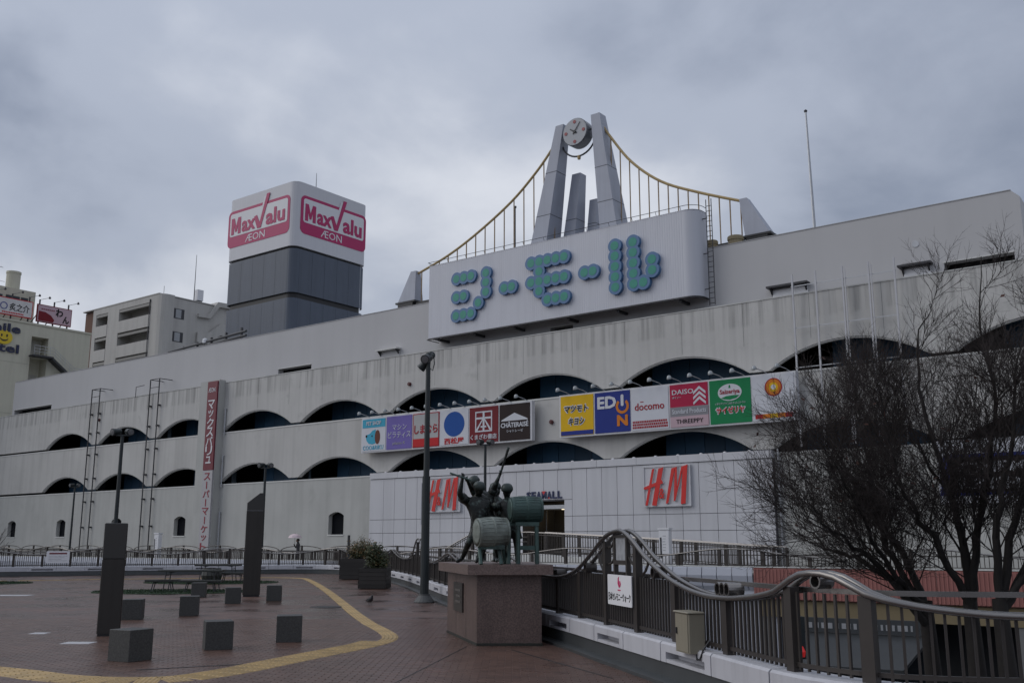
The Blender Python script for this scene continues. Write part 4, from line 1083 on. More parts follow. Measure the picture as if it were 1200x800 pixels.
# ---- plaza deck
M_brick = mat('wet_brick', (0.102, 0.056, 0.041), 0.30, var=0.16, vs=0.5, rn=0.22, rv=0.13, spec=0.5, bump=0.25, bs=30)
edge = [RC.at(0.5 * k, -0.25) for k in range(int(RC.L / 0.5))]
plaza_poly = edge + [(-70, 30), (-70, -30), (30, -30), (30, 9)]
def paving_material():
    m = bpy.data.materials.new('brick_paving'); m.use_nodes = True
    N, L = m.node_tree.nodes, m.node_tree.links; b = N['Principled BSDF']
    tc = N.new('ShaderNodeTexCoord')
    br = N.new('ShaderNodeTexBrick'); br.offset = 0.5
    br.inputs['Scale'].default_value = 1.0; br.inputs['Brick Width'].default_value = 0.21; br.inputs['Row Height'].default_value = 0.105
    br.inputs['Mortar Size'].default_value = 0.004; br.inputs['Bias'].default_value = 0.0
    br.inputs['Color1'].default_value = (0.115, 0.063, 0.047, 1); br.inputs['Color2'].default_value = (0.080, 0.045, 0.035, 1); br.inputs['Mortar'].default_value = (0.055, 0.038, 0.033, 1)
    L.new(tc.outputs['Object'], br.inputs['Vector'])
    n1 = N.new('ShaderNodeTexNoise'); n1.inputs['Scale'].default_value = 0.55; n1.inputs['Detail'].default_value = 6; L.new(tc.outputs['Object'], n1.inputs['Vector'])
    n2 = N.new('ShaderNodeTexNoise'); n2.inputs['Scale'].default_value = 4.5; n2.inputs['Detail'].default_value = 4; L.new(tc.outputs['Object'], n2.inputs['Vector'])
    mr = N.new('ShaderNodeMapRange'); mr.inputs[1].default_value = 0.3; mr.inputs[2].default_value = 0.7; mr.inputs[3].default_value = 0.62; mr.inputs[4].default_value = 1.3
    L.new(n1.outputs[0], mr.inputs[0])
    mr2 = N.new('ShaderNodeMapRange'); mr2.inputs[1].default_value = 0.3; mr2.inputs[2].default_value = 0.7; mr2.inputs[3].default_value = 0.82; mr2.inputs[4].default_value = 1.15
    L.new(n2.outputs[0], mr2.inputs[0])
    mm = N.new('ShaderNodeMath'); mm.operation = 'MULTIPLY'; L.new(mr.outputs[0], mm.inputs[0]); L.new(mr2.outputs[0], mm.inputs[1])
    v = N.new('ShaderNodeVectorMath'); v.operation = 'SCALE'; L.new(br.outputs['Color'], v.inputs[0]); L.new(mm.outputs[0], v.inputs['Scale'])
    L.new(v.outputs[0], b.inputs['Base Color'])
    rr = N.new('ShaderNodeMapRange'); rr.inputs[1].default_value = 0.35; rr.inputs[2].default_value = 0.65; rr.inputs[3].default_value = 0.18; rr.inputs[4].default_value = 0.5
    L.new(n1.outputs[0], rr.inputs[0]); L.new(rr.outputs[0], b.inputs['Roughness'])
    bp = N.new('ShaderNodeBump'); bp.inputs['Strength'].default_value = 0.35; bp.inputs['Distance'].default_value = 0.01
    ad = N.new('ShaderNodeMath'); ad.operation = 'SUBTRACT'; L.new(n2.outputs[0], ad.inputs[0]); L.new(br.outputs['Fac'], ad.inputs[1])
    L.new(ad.outputs[0], bp.inputs['Height']); L.new(bp.outputs[0], b.inputs['Normal'])
    return m
M_pave = paving_material()
plaza = structure(MB().slab(plaza_poly, -0.9, 0.0).build('plaza_paving', M_pave))

# ---- tactile strip: yellow tiles laid one by one along a bent line
TP = Curve(catmull([(-13.5, 16.6), (-9.0, 14.9), (-6.73, 13.72), (-5.7, 13.05), (-4.9, 12.82), (-4.2, 12.95), (-3.75, 13.6), (-3.35, 14.7), (-2.98, 15.75), (-2.68, 16.55), (-2.42, 17.35), (-2.30, 18.4), (-2.5, 19.7), (-3.05, 21.9), (-3.85, 25.1), (-5.3, 31.2), (-7.0, 38.2), (-9.3, 47.0), (-10.4, 50.0), (-12.5, 50.8), (-17, 49.5), (-24, 46.0), (-32, 42)], 10))
tact = structure(MB().add([(TP.at(0)[0], TP.at(0)[1], 0.003), (TP.at(0.05)[0], TP.at(0.05)[1], 0.003), (TP.at(0.02, 0.02)[0], TP.at(0.02, 0.02)[1], 0.003)], [(0, 1, 2)]).build('tactile_paving', mat('tile_bedding', (0.1, 0.08, 0.06), 0.8)))
M_tac = mat('yellow_tactile', (0.40, 0.27, 0.105), 0.5, var=0.22, vs=2.2, rn=0.16, stain=((0.2, 0.14, 0.08), 3.5, 0.5, 0.85), rv=0.1)
tile_mb = MB().bevbox(-0.148, 0.148, -0.148, 0.148, 0.004, 0.012, 0.004)
for k in range(4): tile_mb.bevbox(-0.135, 0.135, -0.122 + 0.071 * k, -0.09 + 0.071 * k, 0.012, 0.018, 0.004)
tile0 = tile_mb.build('tactile_tile', M_tac, tact)
dome_mb = MB().bevbox(-0.148, 0.148, -0.148, 0.148, 0.004, 0.012, 0.004)
for i in range(5):
    for j in range(5): dome_mb.lathe([(0.018, 0), (0.014, 0.005), (0.004, 0.006)], (-0.114 + 0.057 * i, -0.114 + 0.057 * j, 0.012), 6)
dome_me = dome_mb.build('tactile_tile', M_tac, tact)
tiles = []
d = 0.2; k = 0
while d < 62:
    for s in ((-0.15, 0.15) if d < 15.4 else (-0.15 + 0.15 * min(1, (d - 15.4) / 4),)):
        x, y = TP.at(d, s); a = TP.ang(d)
        is_d = 9.2 < d < 10.3
        o = tile0 if (k == 0) else (dome_me if (is_d and not tiles_used_d) else None) if k else None
        if k == 0: o = tile0; tiles_used_d = False
        elif is_d and not tiles_used_d: o = dome_me; tiles_used_d = True
        else:
            o = (dome_me if is_d else tile0).copy(); col.objects.link(o); o.parent = tact
        o.location = (x, y, 0); o.rotation_euler = (0, 0, a)
        k += 1
        if k >= 298: break
    if k >= 298: break
    d += 0.302
d_end = d
mb = MB(); dd = d_end + 0.3
while dd < TP.L - 0.4:
    p = [TP.at(dd, 0.148), TP.at(dd, -0.148), TP.at(dd + 0.29, -0.148), TP.at(dd + 0.29, 0.148)]
    mb.slab(p, 0.004, 0.014); dd += 0.302
if mb.v: mb.build('tactile_tile_run', M_tac, tact, kind='stuff')

# ---- brick pavers, real ones, over the near part of the plaza
def clear_of_tiles():
    grid = set()
    d = 0
    while d < 30:
        for n in (-0.25, -0.12, 0, 0.12, 0.25):
            x, y = TP.at(d, n); grid.add((int(x / 0.1), int(y / 0.1)))
        d += 0.06
    return grid
tg = clear_of_tiles()
pts = []
row = 0; y = 11.6
def rail_x(y):
    # plaza's right limit at this depth
    best = 9
    for a, b in zip(RC.C, RC.C[1:]):
        if (a[1] - y) * (b[1] - y) <= 0 and a[1] != b[1]:
            f = (y - a[1]) / (b[1] - a[1]); best = min(best, a[0] + (b[0] - a[0]) * f)
    return best
while y < 23.0:
    xr = rail_x(y) - 0.2; half = 0.53 * (y + 1.5)
    x = -half - (0.105 if row % 2 else 0)
    x = math.floor(x / 0.21) * 0.21 + (0.105 if row % 2 else 0)
    while x < min(xr, half) - 0.1:
        pts.append((x + 0.105, y + 0.0525)); x += 0.21
    y += 0.105; row += 1
def inframe(p):
    return abs(p[0]) < 0.51 * p[1] and p[1] > 12.4
pts.sort(key=lambda p: (0 if inframe(p) else 1, p[0] ** 2 + p[1] ** 2))
def paver_geo(mb, cx, cy, h, tx, ty, b=0.006):
    hx_, hy_ = 0.103, 0.0505
    z = lambda x, y: h + tx * x + ty * y
    o = [(-hx_, -hy_), (hx_, -hy_), (hx_, hy_), (-hx_, hy_)]
    vs = [(cx + a, cy + c, 0.001) for a, c in o] + [(cx + a * (1 - b / hx_), cy + c * (1 - b / hy_), z(a, c)) for a, c in o]
    mb.add(vs, [(4, 5, 6, 7)] + [(i, (i + 1) % 4, (i + 1) % 4 + 4, i + 4) for i in range(4)])
var_me = []
for k in range(6):
    m_ = MB(); paver_geo(m_, 0, 0, 0.0075 + 0.0006 * (k % 3), rnd.uniform(-.006, .006), rnd.uniform(-.008, .008)); me = bpy.data.meshes.new('brick')
    me.from_pydata(m_.v, [], m_.f); me.materials.append(M_brick); var_me.append(me)
for i, (x, y) in enumerate(pts[:300]):
    link('brick', var_me[rnd.randrange(6)], plaza, loc=(x, y, 0))
mb = MB(); tint = []
for x, y in pts[300:]:
    paver_geo(mb, x, y, 0.0075 + rnd.uniform(-0.0008, 0.001), rnd.uniform(-.006, .006), rnd.uniform(-.008, .008))
    tint += [rnd.random()] * 5
def tinted_brick():
    m = M_brick.copy(); m.name = 'wet_brick_field'
    N, L = m.node_tree.nodes, m.node_tree.links
    at = N.new('ShaderNodeAttribute'); at.attribute_name = 'tint'
    oi = [n for n in N if n.bl_idname == 'ShaderNodeObjectInfo'][0]
    for l in list(oi.outputs['Random'].links): L.new(at.outputs['Fac'], l.to_socket)
    return m
bf = mb.build('brick_field', tinted_brick(), plaza, kind='stuff')
at = bf.data.attributes.new('tint', 'FLOAT', 'FACE'); at.data.foreach_set('value', tint)

# drain slit, floor plates, manhole
M_iron = mat('cast_iron', (0.03, 0.028, 0.027), 0.5, 0.4, var=0.2, vs=8)
def strip(p, q, w, z0, z1):
    a = math.atan2(q[1] - p[1], q[0] - p[0]); s, c = math.sin(a) * w / 2, math.cos(a) * w / 2
    return MB().slab([(p[0] + s, p[1] - c), (q[0] + s, q[1] - c), (q[0] - s, q[1] + c), (p[0] - s, p[1] + c)], z0, z1)
structure(strip((-5.0, 13.85), (-3.75, 14.5), 0.05, 0.002, 0.012).build('drain_slit', M_iron))
structure(strip((0.0, 16.4), (1.25, 13.0), 0.03, 0.002, 0.0115).build('movement_joint', M_iron))
structure(strip((-0.75, 16.9), (-1.5, 12.0), 0.02, 0.002, 0.0112).build('movement_joint', M_iron))
M_plate = mat('pale_floor_plate', (0.45, 0.45, 0.46), 0.4, var=0.1, vs=6)
for (x, y, w, d_) in ((-7.35, 17.55, 0.5, 0.35), (-8.87, 19.4, 0.3, 0.3), (-16.5, 33.5, 1.6, 0.6)):
    structure(MB().bevbox(x - w / 2, x + w / 2, y - d_ / 2, y + d_ / 2, 0.001, 0.013, 0.004).build('floor_plate', M_plate))
t = thing('manhole_cover', 'round dark iron cover beside the yellow strip bend', 'manhole cover', (-4.95, 27.4, 0))
mb = MB(); mb.lathe([(0.36, 0.002), (0.36, 0.014), (0.33, 0.016)], (0, 0, 0), 24); mb.build('lid', M_iron, t)
mb = MB(); mb.lathe([(0.44, 0.001), (0.43, 0.013), (0.37, 0.013), (0.365, 0.003)], (0, 0, 0), 24); mb.build('rim', M_iron, t)

# ================================================================== kerb and wave railing round the plaza
WV = [(0, 1.08), (3, 1.35), (5.5, 1.08), (7.83, 1.058), (8.53, 1.11), (9.0, 1.2), (9.15, 1.27), (9.32, 1.35), (9.5, 1.385), (9.75, 1.375), (9.98, 1.29), (10.15, 1.21), (10.54, 1.14), (11.0, 1.095), (11.4, 1.075), (11.9, 1.078), (12.45, 1.129), (13.09, 1.252), (13.8, 1.476), (14.31, 1.70), (14.71, 1.825), (14.95, 1.83), (15.25, 1.80), (15.53, 1.738), (16.18, 1.507), (16.96, 1.256), (17.62, 1.129), (18.3, 1.085), (19.5, 1.1),
      (21, 1.25), (22.2, 1.385), (23.4, 1.25), (25, 1.09), (27, 1.09), (28.4, 1.25), (29.6, 1.385), (31, 1.25), (33, 1.08), (35, 1.1), (36.2, 1.3), (37.2, 1.7), (38, 1.83), (38.8, 1.7), (39.8, 1.3), (41.5, 1.08), (44, 1.09), (45.5, 1.25), (46.6, 1.39), (47.8, 1.25), (49.5, 1.08)]
def wave(s):
    if s >= 50.0: return 1.24 + 0.15 * math.sin((s - 50.0) * 2 * math.pi / 6.4 - 1.57)
    for i in range(len(WV) - 1):
        if WV[i][0] <= s <= WV[i + 1][0]:
            p = [WV[max(i - 1, 0)], WV[i], WV[i + 1], WV[min(i + 2, len(WV) - 1)]]
            t = (s - p[1][0]) / (p[2][0] - p[1][0]); h = p[2][0] - p[1][0]
            m1 = (p[2][1] - p[0][1]) / max(p[2][0] - p[0][0], 1e-6) * h; m2 = (p[3][1] - p[1][1]) / max(p[3][0] - p[1][0], 1e-6) * h
            return (2 * t ** 3 - 3 * t ** 2 + 1) * p[1][1] + (t ** 3 - 2 * t ** 2 + t) * m1 + (-2 * t ** 3 + 3 * t ** 2) * p[2][1] + (t ** 3 - t ** 2) * m2
    return 1.1
M_kerb = mat('white_kerb_stone', (0.50, 0.50, 0.53), 0.6, var=0.06, vs=2, streak=0.15, ss=(6, 6, 0.8), rn=0.05)
M_kbase = mat('dark_wet_base', (0.055, 0.06, 0.062), 0.4, var=0.2, vs=2)
M_rail = mat('bronze_rail', (0.045, 0.038, 0.034), 0.45, 0.2, var=0.12, vs=4, rn=0.06)
M_tube = mat('grey_brown_tube', (0.22, 0.207, 0.198), 0.27, 0.85, var=0.08, vs=4)
kerb = thing('kerb', 'white block kerb on a dark base round the plaza edge', 'kerb', (0, 0, 0)); kerb['kind'] = 'structure'
del kerb['category']
S_END = RC.L - 1.0
def sweep(curve, s0, s1, prof, step=0.35):
    # prof: closed polygon of (n, z)
    mb = MB(); n = max(1, int(math.ceil((s1 - s0) / step))); m = len(prof); vs = []
    for i in range(n + 1):
        s = s0 + (s1 - s0) * i / n
        for nn, z in prof:
            x, y = curve.at(s, nn); vs.append((x, y, z))
    fs = [tuple(range(m)), tuple(range((n + 1) * m - 1, n * m - 1, -1))]
    fs += [(i * m + k, (i + 1) * m + k, (i + 1) * m + (k + 1) % m, i * m + (k + 1) % m) for i in range(n) for k in range(m)]
    return mb.add(vs, fs)
sweep(RC, 0, RC.L - 0.1, [(0.30, -0.01), (0.30, 0.05), (0.14, 0.07), (0.13, 0.235), (-0.2, 0.235), (-0.24, -0.9)]).build('base', M_kbase, kerb)
BLK = [18.45, 17.15, 15.8, 14.5, 13.1, 11.6, 10.2]
while BLK[-1] > 0.5: BLK.append(BLK[-1] - 1.35)
BLK = BLK[::-1]
while BLK[-1] < S_END: BLK.append(BLK[-1] + 1.37)
pr_full = [(0.16, 0.245), (0.16, 0.455), (0.135, 0.48), (-0.20, 0.48), (-0.24, 0.44), (-0.24, 0.245)]
n0 = BLK.index(14.5)
for i in range(len(BLK) - 1):
    a, b = BLK[i] + 0.012, BLK[i + 1] - 0.012
    if (i - n0) % 2 == 0 and True:
        mb = MB(); o1 = sweep(RC, a, a + 0.16, pr_full); o2 = sweep(RC, b - 0.16, b, pr_full)
        o3 = sweep(RC, a + 0.16, b - 0.16, [(0.16, 0.37), (0.16, 0.455), (0.135, 0.48), (-0.20, 0.48), (-0.24, 0.44), (-0.24, 0.245), (0.0, 0.245), (0.0, 0.37)])
        for q in (o1, o2, o3): mb.add(q.v, q.f)
        sweep(RC, a + 0.161, b - 0.161, [(0.155, 0.245), (0.155, 0.285), (0.0, 0.285), (0.0, 0.245)]).build('slot_sill', M_kerb, kerb)
    else:
        mb = sweep(RC, a, b, pr_full)
    mb.build('kerb_block', M_kerb, kerb)

rail = thing('railing', 'near brown wave railing with double top tubes round the plaza', 'railing', (0, 0, 0))
POSTS = [1.9, 3.3, 4.7, 6.1, 7.55, 9.08, 10.0, 11.46, 12.92, 14.29, 15.6, 16.99, 18.22]
while POSTS[-1] < S_END - 1.4: POSTS.append(POSTS[-1] + 1.36)
FAR_S = 52.0
for n in (-0.065, 0.065):
    P = [];
    s = 0.1
    while s < S_END: P.append((*RC.at(s, n), wave(s))); s += 0.14
    MB().tube(P, 0.031, 8).build('wave_tube', M_tube, rail, smooth=True)
P = []
sweep(RC, 0.1, S_END, [(-0.10, 1.205), (-0.16, 1.205), (-0.16, 1.25), (-0.10, 1.25)]).build('handrail', M_tube, rail)
sweep(RC, 0.1, S_END, [(0.02, 0.53), (-0.02, 0.53), (-0.02, 0.57), (0.02, 0.57)]).build('bottom_rail', M_rail, rail)
def post_at(s, z1, w=0.062, name='post'):
    x, y = RC.at(s); a = RC.ang(s)
    o = MB().box(-w, w, -w * 0.8, w * 0.8, 0.478, z1).build(name, M_rail, rail, label=None)
    o.location = (x, y, 0); o.rotation_euler = (0, 0, a); return o
for s in POSTS:
    o = post_at(s, min(wave(s), 1.9) - 0.03)
    x, y = RC.at(s)
    b_ = MB().box(-0.02, 0.02, -0.17, 0.02, 1.19, 1.205).build('rail_bracket', M_rail, o)
bal_list = []
s = 0.5
while s < S_END:
    near = min(abs(s - p) for p in POSTS)
    if near > 0.09: bal_list.append(s)
    s += 0.112 if s < 8.9 else (0.125 if s < 10.1 else 0.098)
vis = [s for s in bal_list if 7.5 < s]
inst = set(vis[:300])
mbf = MB()
for s in bal_list:
    zt = min(wave(s) - 0.03, 1.206)
    w = 0.0115 if s < 10 else 0.016
    if s in inst:
        o = MB().box(-w, w, -0.012, 0.012, 0.50, zt).build('baluster', M_rail, rail)
        x, y = RC.at(s); o.location = (x, y, 0); o.rotation_euler = (0, 0, RC.ang(s))
    else:
        p = [RC.at(s - w, -0.012), RC.at(s + w, -0.012), RC.at(s + w, 0.012), RC.at(s - w, 0.012)]
        mbf.slab(p, 0.5, zt)
mbf.build('baluster_run', M_rail, rail, kind='stuff')
# scrolls (short pipe rolls) under the waves
for s, z in ((11.56, 1.165), (11.44, 1.165), (11.32, 1.165), (9.56, 1.315), (18.42, 1.15), (18.3, 1.15), (18.18, 1.15), (13.55, 1.285), (16.55, 1.285)):
    x, y = RC.at(s, -0.02); a = RC.ang(s)
    big = 0.075 if s != 9.56 else 0.068
    o = MB().lathe([(big, -0.09), (big, 0.09), (big * 0.75, 0.09), (big * 0.75, -0.06)], (0, 0, 0), 16, (0, 1, 0)).build('pipe_roll', M_tube if s < 12 else M_rail, rail, smooth=False)
    o.location = (x, y, z); o.rotation_euler = (0, 0, a)
# etched glass frame in the tall wave
sm = 14.93; x, y = RC.at(sm); a = RC.ang(sm)
mb = MB()
for q in ((-0.29, -0.23, 1.21, 1.80), (0.23, 0.29, 1.21, 1.80)): mb.box(q[0], q[1], -0.03, 0.03, q[2], q[3])
mb.box(-0.23, 0.23, -0.03, 0.03, 1.36, 1.42); mb.box(-0.23, 0.23, -0.03, 0.03, 1.74, 1.78)
fr_ = mb.build('picture_frame', M_rail, rail); fr_.location = (x, y, 0); fr_.rotation_euler = (0, 0, a)
gm = mat('etched_glass', (0.33, 0.34, 0.36), 0.35, var=0.45, vs=7)
g_ = MB().box(-0.229, 0.229, -0.008, 0.008, 1.421, 1.739).build('etched_pane', gm, fr_)
mb = MB()
for s0, z0, s1, z1 in ((14.35, 1.36, 14.62, 1.46), (15.22, 1.46, 15.5, 1.36), (14.1, 1.24, 13.85, 1.42), (15.75, 1.24, 16.05, 1.5), (14.35, 1.62, 14.6, 1.7), (15.25, 1.68, 15.5, 1.6), (13.35, 1.22, 13.7, 1.4)):
    MB().tube([(*RC.at(s0), z0), (*RC.at((s0 + s1) / 2), (z0 + z1) / 2 - 0.03), (*RC.at(s1), z1)], 0.018, 5).build('scroll_brace', M_rail, rail)
# name sign on the railing
sm = 14.82; x, y = RC.at(sm, 0.075); a = RC.ang(sm) + math.pi
t = thing('railing_sign', 'small white sign with a pink flame emblem fixed to the near railing', 'sign', (x, y, 0.8), a)
M_plq = mat('white_plaque', (0.78, 0.78, 0.80), 0.4, var=0.03)
def plaque(t, w, h, m):
    return MB().prism(rrect(-w / 2, w / 2, 0, h, 0.02), -0.012, 0.0).build('plate', m, t)
pl = plaque(t, 1.08, 0.42, M_plq) if False else plaque(t, 1.0, 0.42, M_plq)
M_pk = mat('pink_emblem', (0.55, 0.02, 0.12), 0.4, var=0)
mb = MB(); mb.prism([(-0.005, 0.25), (-0.055, 0.3), (-0.045, 0.37), (0.0, 0.4), (-0.01, 0.35), (0.015, 0.31), (0.01, 0.28)], -0.017, -0.012)
mb.prism([(0.0, 0.245), (0.05, 0.26), (0.075, 0.3), (0.05, 0.335), (0.025, 0.34), (0.04, 0.3)], -0.017, -0.012); mb.build('emblem', M_pk, t)
text('日本セレモニーウォーク', (-0.46, 0.46, 0.06, 0.175), -0.012, V_blk, t, bold=0.01, depth=0.004)
MB().box(-0.06, 0.06, -0.016, -0.012, 0.205, 0.22).build('emblem', M_pk, t)
# electrical box
sm = 12.15; x, y = RC.at(sm, 0.15); a = RC.ang(sm) + math.pi
t = thing('junction_box', 'beige metal junction box hung on the near railing', 'electrical box', (x, y, 0.44), a)
M_bei = mat('beige_enamel', (0.25, 0.225, 0.17), 0.45, var=0.06, vs=3, streak=0.12, ss=(12, 12, 1))
MB().bevbox(-0.2, 0.2, -0.11, 0.09, 0.0, 0.44, 0.012).build('cabinet', M_bei, t)
MB().box(-0.15, 0.185, -0.118, -0.111, 0.015, 0.425).build('door', M_bei, t)
MB().box(-0.13, -0.11, -0.135, -0.119, 0.2, 0.27).build('latch', M_dsteel, t)
mb = MB(); mb.bevbox(-0.215, 0.215, -0.13, 0.09, 0.44, 0.455, 0.01); mb.build('lid', M_bei, t)
mb = MB(); mb.tube([(0.16, 0.0, 0.0), (0.2, -0.02, -0.06), (0.3, -0.03, -0.05), (0.34, 0.0, 0.06), (0.33, 0.08, 0.15)], 0.012, 6); mb.build('cable', M_black, t)
# ================================================================== walkway in front of the mall, with its own fence
WO = -6.5                     # walkway's near edge, metres in front of the facade
og = (0, 0, 0)
def mstruct(mb, name, m, label=None):
    o = mb.build(name, m); o.rotation_euler = (0, 0, TH); o.location = (0, D0, 0); o['kind'] = 'structure'
    return o
mstruct(MB().box(-75, 45, WO, -0.4, 0.05, 0.35), 'walkway', mat('walkway_paving', (0.2, 0.19, 0.18), 0.6, var=0.15))
fas = thing('walkway_fascia', 'pale panelled fascia along the edge of the raised walkway', 'fascia', W(0, WO, 0), TH); fas['kind'] = 'structure'; del fas['category']
M_fas = mat('fascia_panel', (0.42, 0.44, 0.50), 0.5, var=0.04, rn=0.03)
M_fasp = mat('pink_tile', (0.29, 0.115, 0.10), 0.6, var=0.10, vs=1.5, rn=0.06)
prof = [(0, 0.66), (-0.05, 0.62), (-0.10, 0.30), (-0.02, -0.15), (0.15, -0.45)]
def fas_panel(a, b, m, prof, nm):
    mb = MB(); n = len(prof)
    vs = [(a, y, z) for y, z in prof] + [(b, y, z) for y, z in prof] + [(a, y + 0.06, z) for y, z in prof] + [(b, y + 0.06, z) for y, z in prof]
    fs = []
    for i in range(n - 1):
        fs += [(i, i + 1, i + 1 + n, i + n), (i, i + 2 * n, i + 1 + 2 * n, i + 1), (i + n, i + 1 + n, i + 1 + 3 * n, i + 3 * n)]
    fs.append((0, n, 3 * n, 2 * n)); mb.add(vs, fs)
    mb.build(nm, m, fas)
x = -60.0
while x < 17.9:
    fas_panel(x + 0.02, min(x + 0.72, 18.0) - 0.02, M_fas, prof, 'fascia_panel'); x += 0.72
x = 18.02
while x < 40:
    fas_panel(x, x + 1.48, M_fasp, [(0.05, 0.66), (-0.02, 0.62), (-0.02, -0.62), (0.1, -0.64)], 'fascia_panel'); x += 1.5
mb = MB()
x = 18.05
while x < 40: mb.box(x, x + 0.05, -0.045, -0.0205, -0.6, 0.6); x += 0.16
mb.build('tile_rib', M_fasp, fas, kind='stuff')
MB().box(-60, 18, 0.09, 6.0, -0.55, 0.049).build('deck_edge', M_fas, fas)
MB().box(18.0, 40, 0.12, 6.0, -0.66, 0.049).build('deck_edge', M_fasp, fas)
MB().box(-60, 45, -0.02, 0.22, 0.663, 0.70).build('coping', M_cap, fas)
# kerb stones along the walkway (seen through the plaza fence)
for k in range(52):
    a = -62 + 1.5 * k
    MB().box(a + 0.01, a + 1.49, 0.0, 0.2, 0.3, 0.66).build('kerb_block', M_kerb, fas)
# fence on it
f2 = thing('walkway_fence', 'far wave-topped fence along the walkway in front of the mall', 'fence', W(0, WO + 0.1, 0.66), TH)
MW = lambda u: 1.27 + 0.17 * math.cos((u - 16.9) * 2 * math.pi / 8.2)
P = [(-62 + 0.4 * k, 0, MW(-62 + 0.4 * k) - 0.66) for k in range(266)]
for dy in (-0.05, 0.05): MB().tube([(x, dy, z) for x, y, z in P], 0.032, 6).build('wave_tube', M_tube, f2, smooth=True)
MB().box(-62, 44, -0.02, 0.02, 0.5, 0.54).build('handrail', M_rail, f2)
MB().box(-62, 44, -0.02, 0.02, 0.08, 0.11).build('bottom_rail', M_rail, f2)
u = -61.5
while u < 44:
    MB().box(u - 0.075, u + 0.075, -0.06, 0.06, 0.04, MW(u) - 0.68).build('post', M_rail, f2); u += 2.05
mb = MB(); u = -62
while u < 44: mb.box(u - 0.013, u + 0.013, -0.012, 0.012, 0.1, MW(u) - 0.68); u += 0.165
mb.build('baluster_run', M_rail, f2, kind='stuff')
# arched hoops rising behind the fence
hp = thing('hoop_fence', 'second fence of low steel hoops behind the walkway fence', 'fence', W(0, -2.2, 0.35), TH)
u = -60
while u < 0:
    MB().tube([(u + 2.1 * math.cos(R(a)), 0, 0.85 + 0.32 * math.sin(R(a))) for a in range(180, -1, -15)], 0.03, 5).build('hoop', M_rail, hp)
    MB().box(u - 0.06, u + 0.06, -0.05, 0.05, 0, 1.2).build('post', M_rail, hp); u += 4.4
mb = MB(); u = -62
while u < 0: mb.box(u - 0.06, u + 0.06, -0.03, 0.03, 0, 0.88); u += 1.1
mb.box(-62, 0, -0.03, 0.03, 0.82, 0.88)
mb.build('picket_run', M_rail, hp, kind='stuff')
# entrance stair and ramp with rails
st = thing('entrance_ramp', 'raised landing with stair and long ramp rails before the mall entrance', 'ramp', W(1, -4.2, 0.35), TH)
og = (1, -4.2, 0.35)
mb = MB(); mb.add([(0.3, -4.2, 0.35), (4.2, -4.2, 0.35), (4.2, -0.4, 0.35), (0.3, -0.4, 0.35), (0.3, -4.2, 1.1), (4.2, -4.2, 1.1), (4.2, -0.4, 1.1), (0.3, -0.4, 1.1)], [(4, 5, 6, 7), (0, 1, 5, 4), (3, 7, 6, 2), (0, 4, 7, 3)])
mb.add([(4.2, -4.2, 1.1), (18, -4.2, 0.36), (18, -2.6, 0.36), (4.2, -2.6, 1.1), (4.2, -4.2, 0.35), (4.2, -2.6, 0.35)], [(0, 1, 2, 3), (0, 4, 1), (3, 2, 5)])
mb.build('landing', M_cap, st, og)
for k in range(5): MB().box(0.3 - 0.32 * (5 - k), 0.298, -4.2, -1.5, 0.35 + 0.0, 0.35 + 0.15 * (k + 0.999)).build('step', M_cap, st, og) if k == 4 else MB().box(0.3 - 0.32 * (5 - k), 0.3 - 0.32 * (4 - k) - 0.001, -4.2, -1.5, 0.35, 0.35 + 0.15 * (k + 1) - 0.02).build('step', M_cap, st, og)
def ramp_rail(pts, y, nm):
    for dz in (0, -0.25, -0.5, -0.75) if nm == 'bars' else (0, -0.12, -0.95):
        MB().tube([(a, y, z + dz) for a, z in pts], 0.04 if dz == 0 else 0.022, 6).build('handrail', M_tube if dz == 0 else M_rail, st, og)
    for (a, za), (b, zb) in zip(pts, pts[1:]):
        n = max(1, int(abs(b - a) / 1.9))
        for k in range(n + 1):
            f = k / n; x = a + (b - a) * f; z = za + (zb - za) * f
            MB().box(x - 0.07, x + 0.07, y - 0.04, y + 0.04, z - 1.15, z - 0.02).build('post', M_rail, st, og)
    if nm != 'bars':
        mb = MB()
        for (a, za), (b, zb) in zip(pts, pts[1:]):
            n = max(1, int(abs(b - a) / 0.16))
            for k in range(n): f = k / n; x = a + (b - a) * f; z = za + (zb - za) * f; mb.box(x - 0.012, x + 0.012, y - 0.012, y + 0.012, z - 0.95, z - 0.03)
        mb.build('baluster_run', M_rail, st, og, kind='stuff')
ramp_rail([(0.45, 2.24), (4.3, 2.26)], -4.15, 'bars')
ramp_rail([(-1.4, 1.42), (0.45, 2.22)], -4.25, 'pickets')
ramp_rail([(4.3, 2.26), (11, 1.92), (18, 1.5)], -4.15, 'pickets')
ramp_rail([(4.3, 2.26), (11, 1.92), (18, 1.5)], -2.65, 'pickets')
# white information pillars on the walkway
def pillar(u, off, h, label):
    og = (u, off, 0.35)
    t = mthing('information_pillar', label, 'information pillar', *og, 'white information pillars on the walkway')
    MB().bevbox(u - 0.27, u + 0.27, off - 0.15, off + 0.15, 0.35, 0.35 + h, 0.02).build('body', M_white, t, og)
    MB().box(u - 0.3, u + 0.3, off - 0.18, off + 0.18, 0.35 + h + 0.002, 0.35 + h + 0.09).build('cap', M_white, t, og)
    MB().box(u - 0.2, u - 0.12, off - 0.165, off - 0.152, 1.0, h).build('slot', M_dsteel, t, og)
    mb = MB()
    for k in range(6): mb.box(u - 0.06, u + 0.12 - 0.02 * (k % 3), off - 0.156, off - 0.152, h + 0.05 - 0.13 * k, h + 0.08 - 0.13 * k)
    mb.build('small_print', M_steel, t, og)
pillar(13.3, -5.6, 1.95, 'white information pillar at the right end of the ramp')
pillar(-28.0, -5.2, 2.0, 'white information pillar at the foot of the vertical sign')
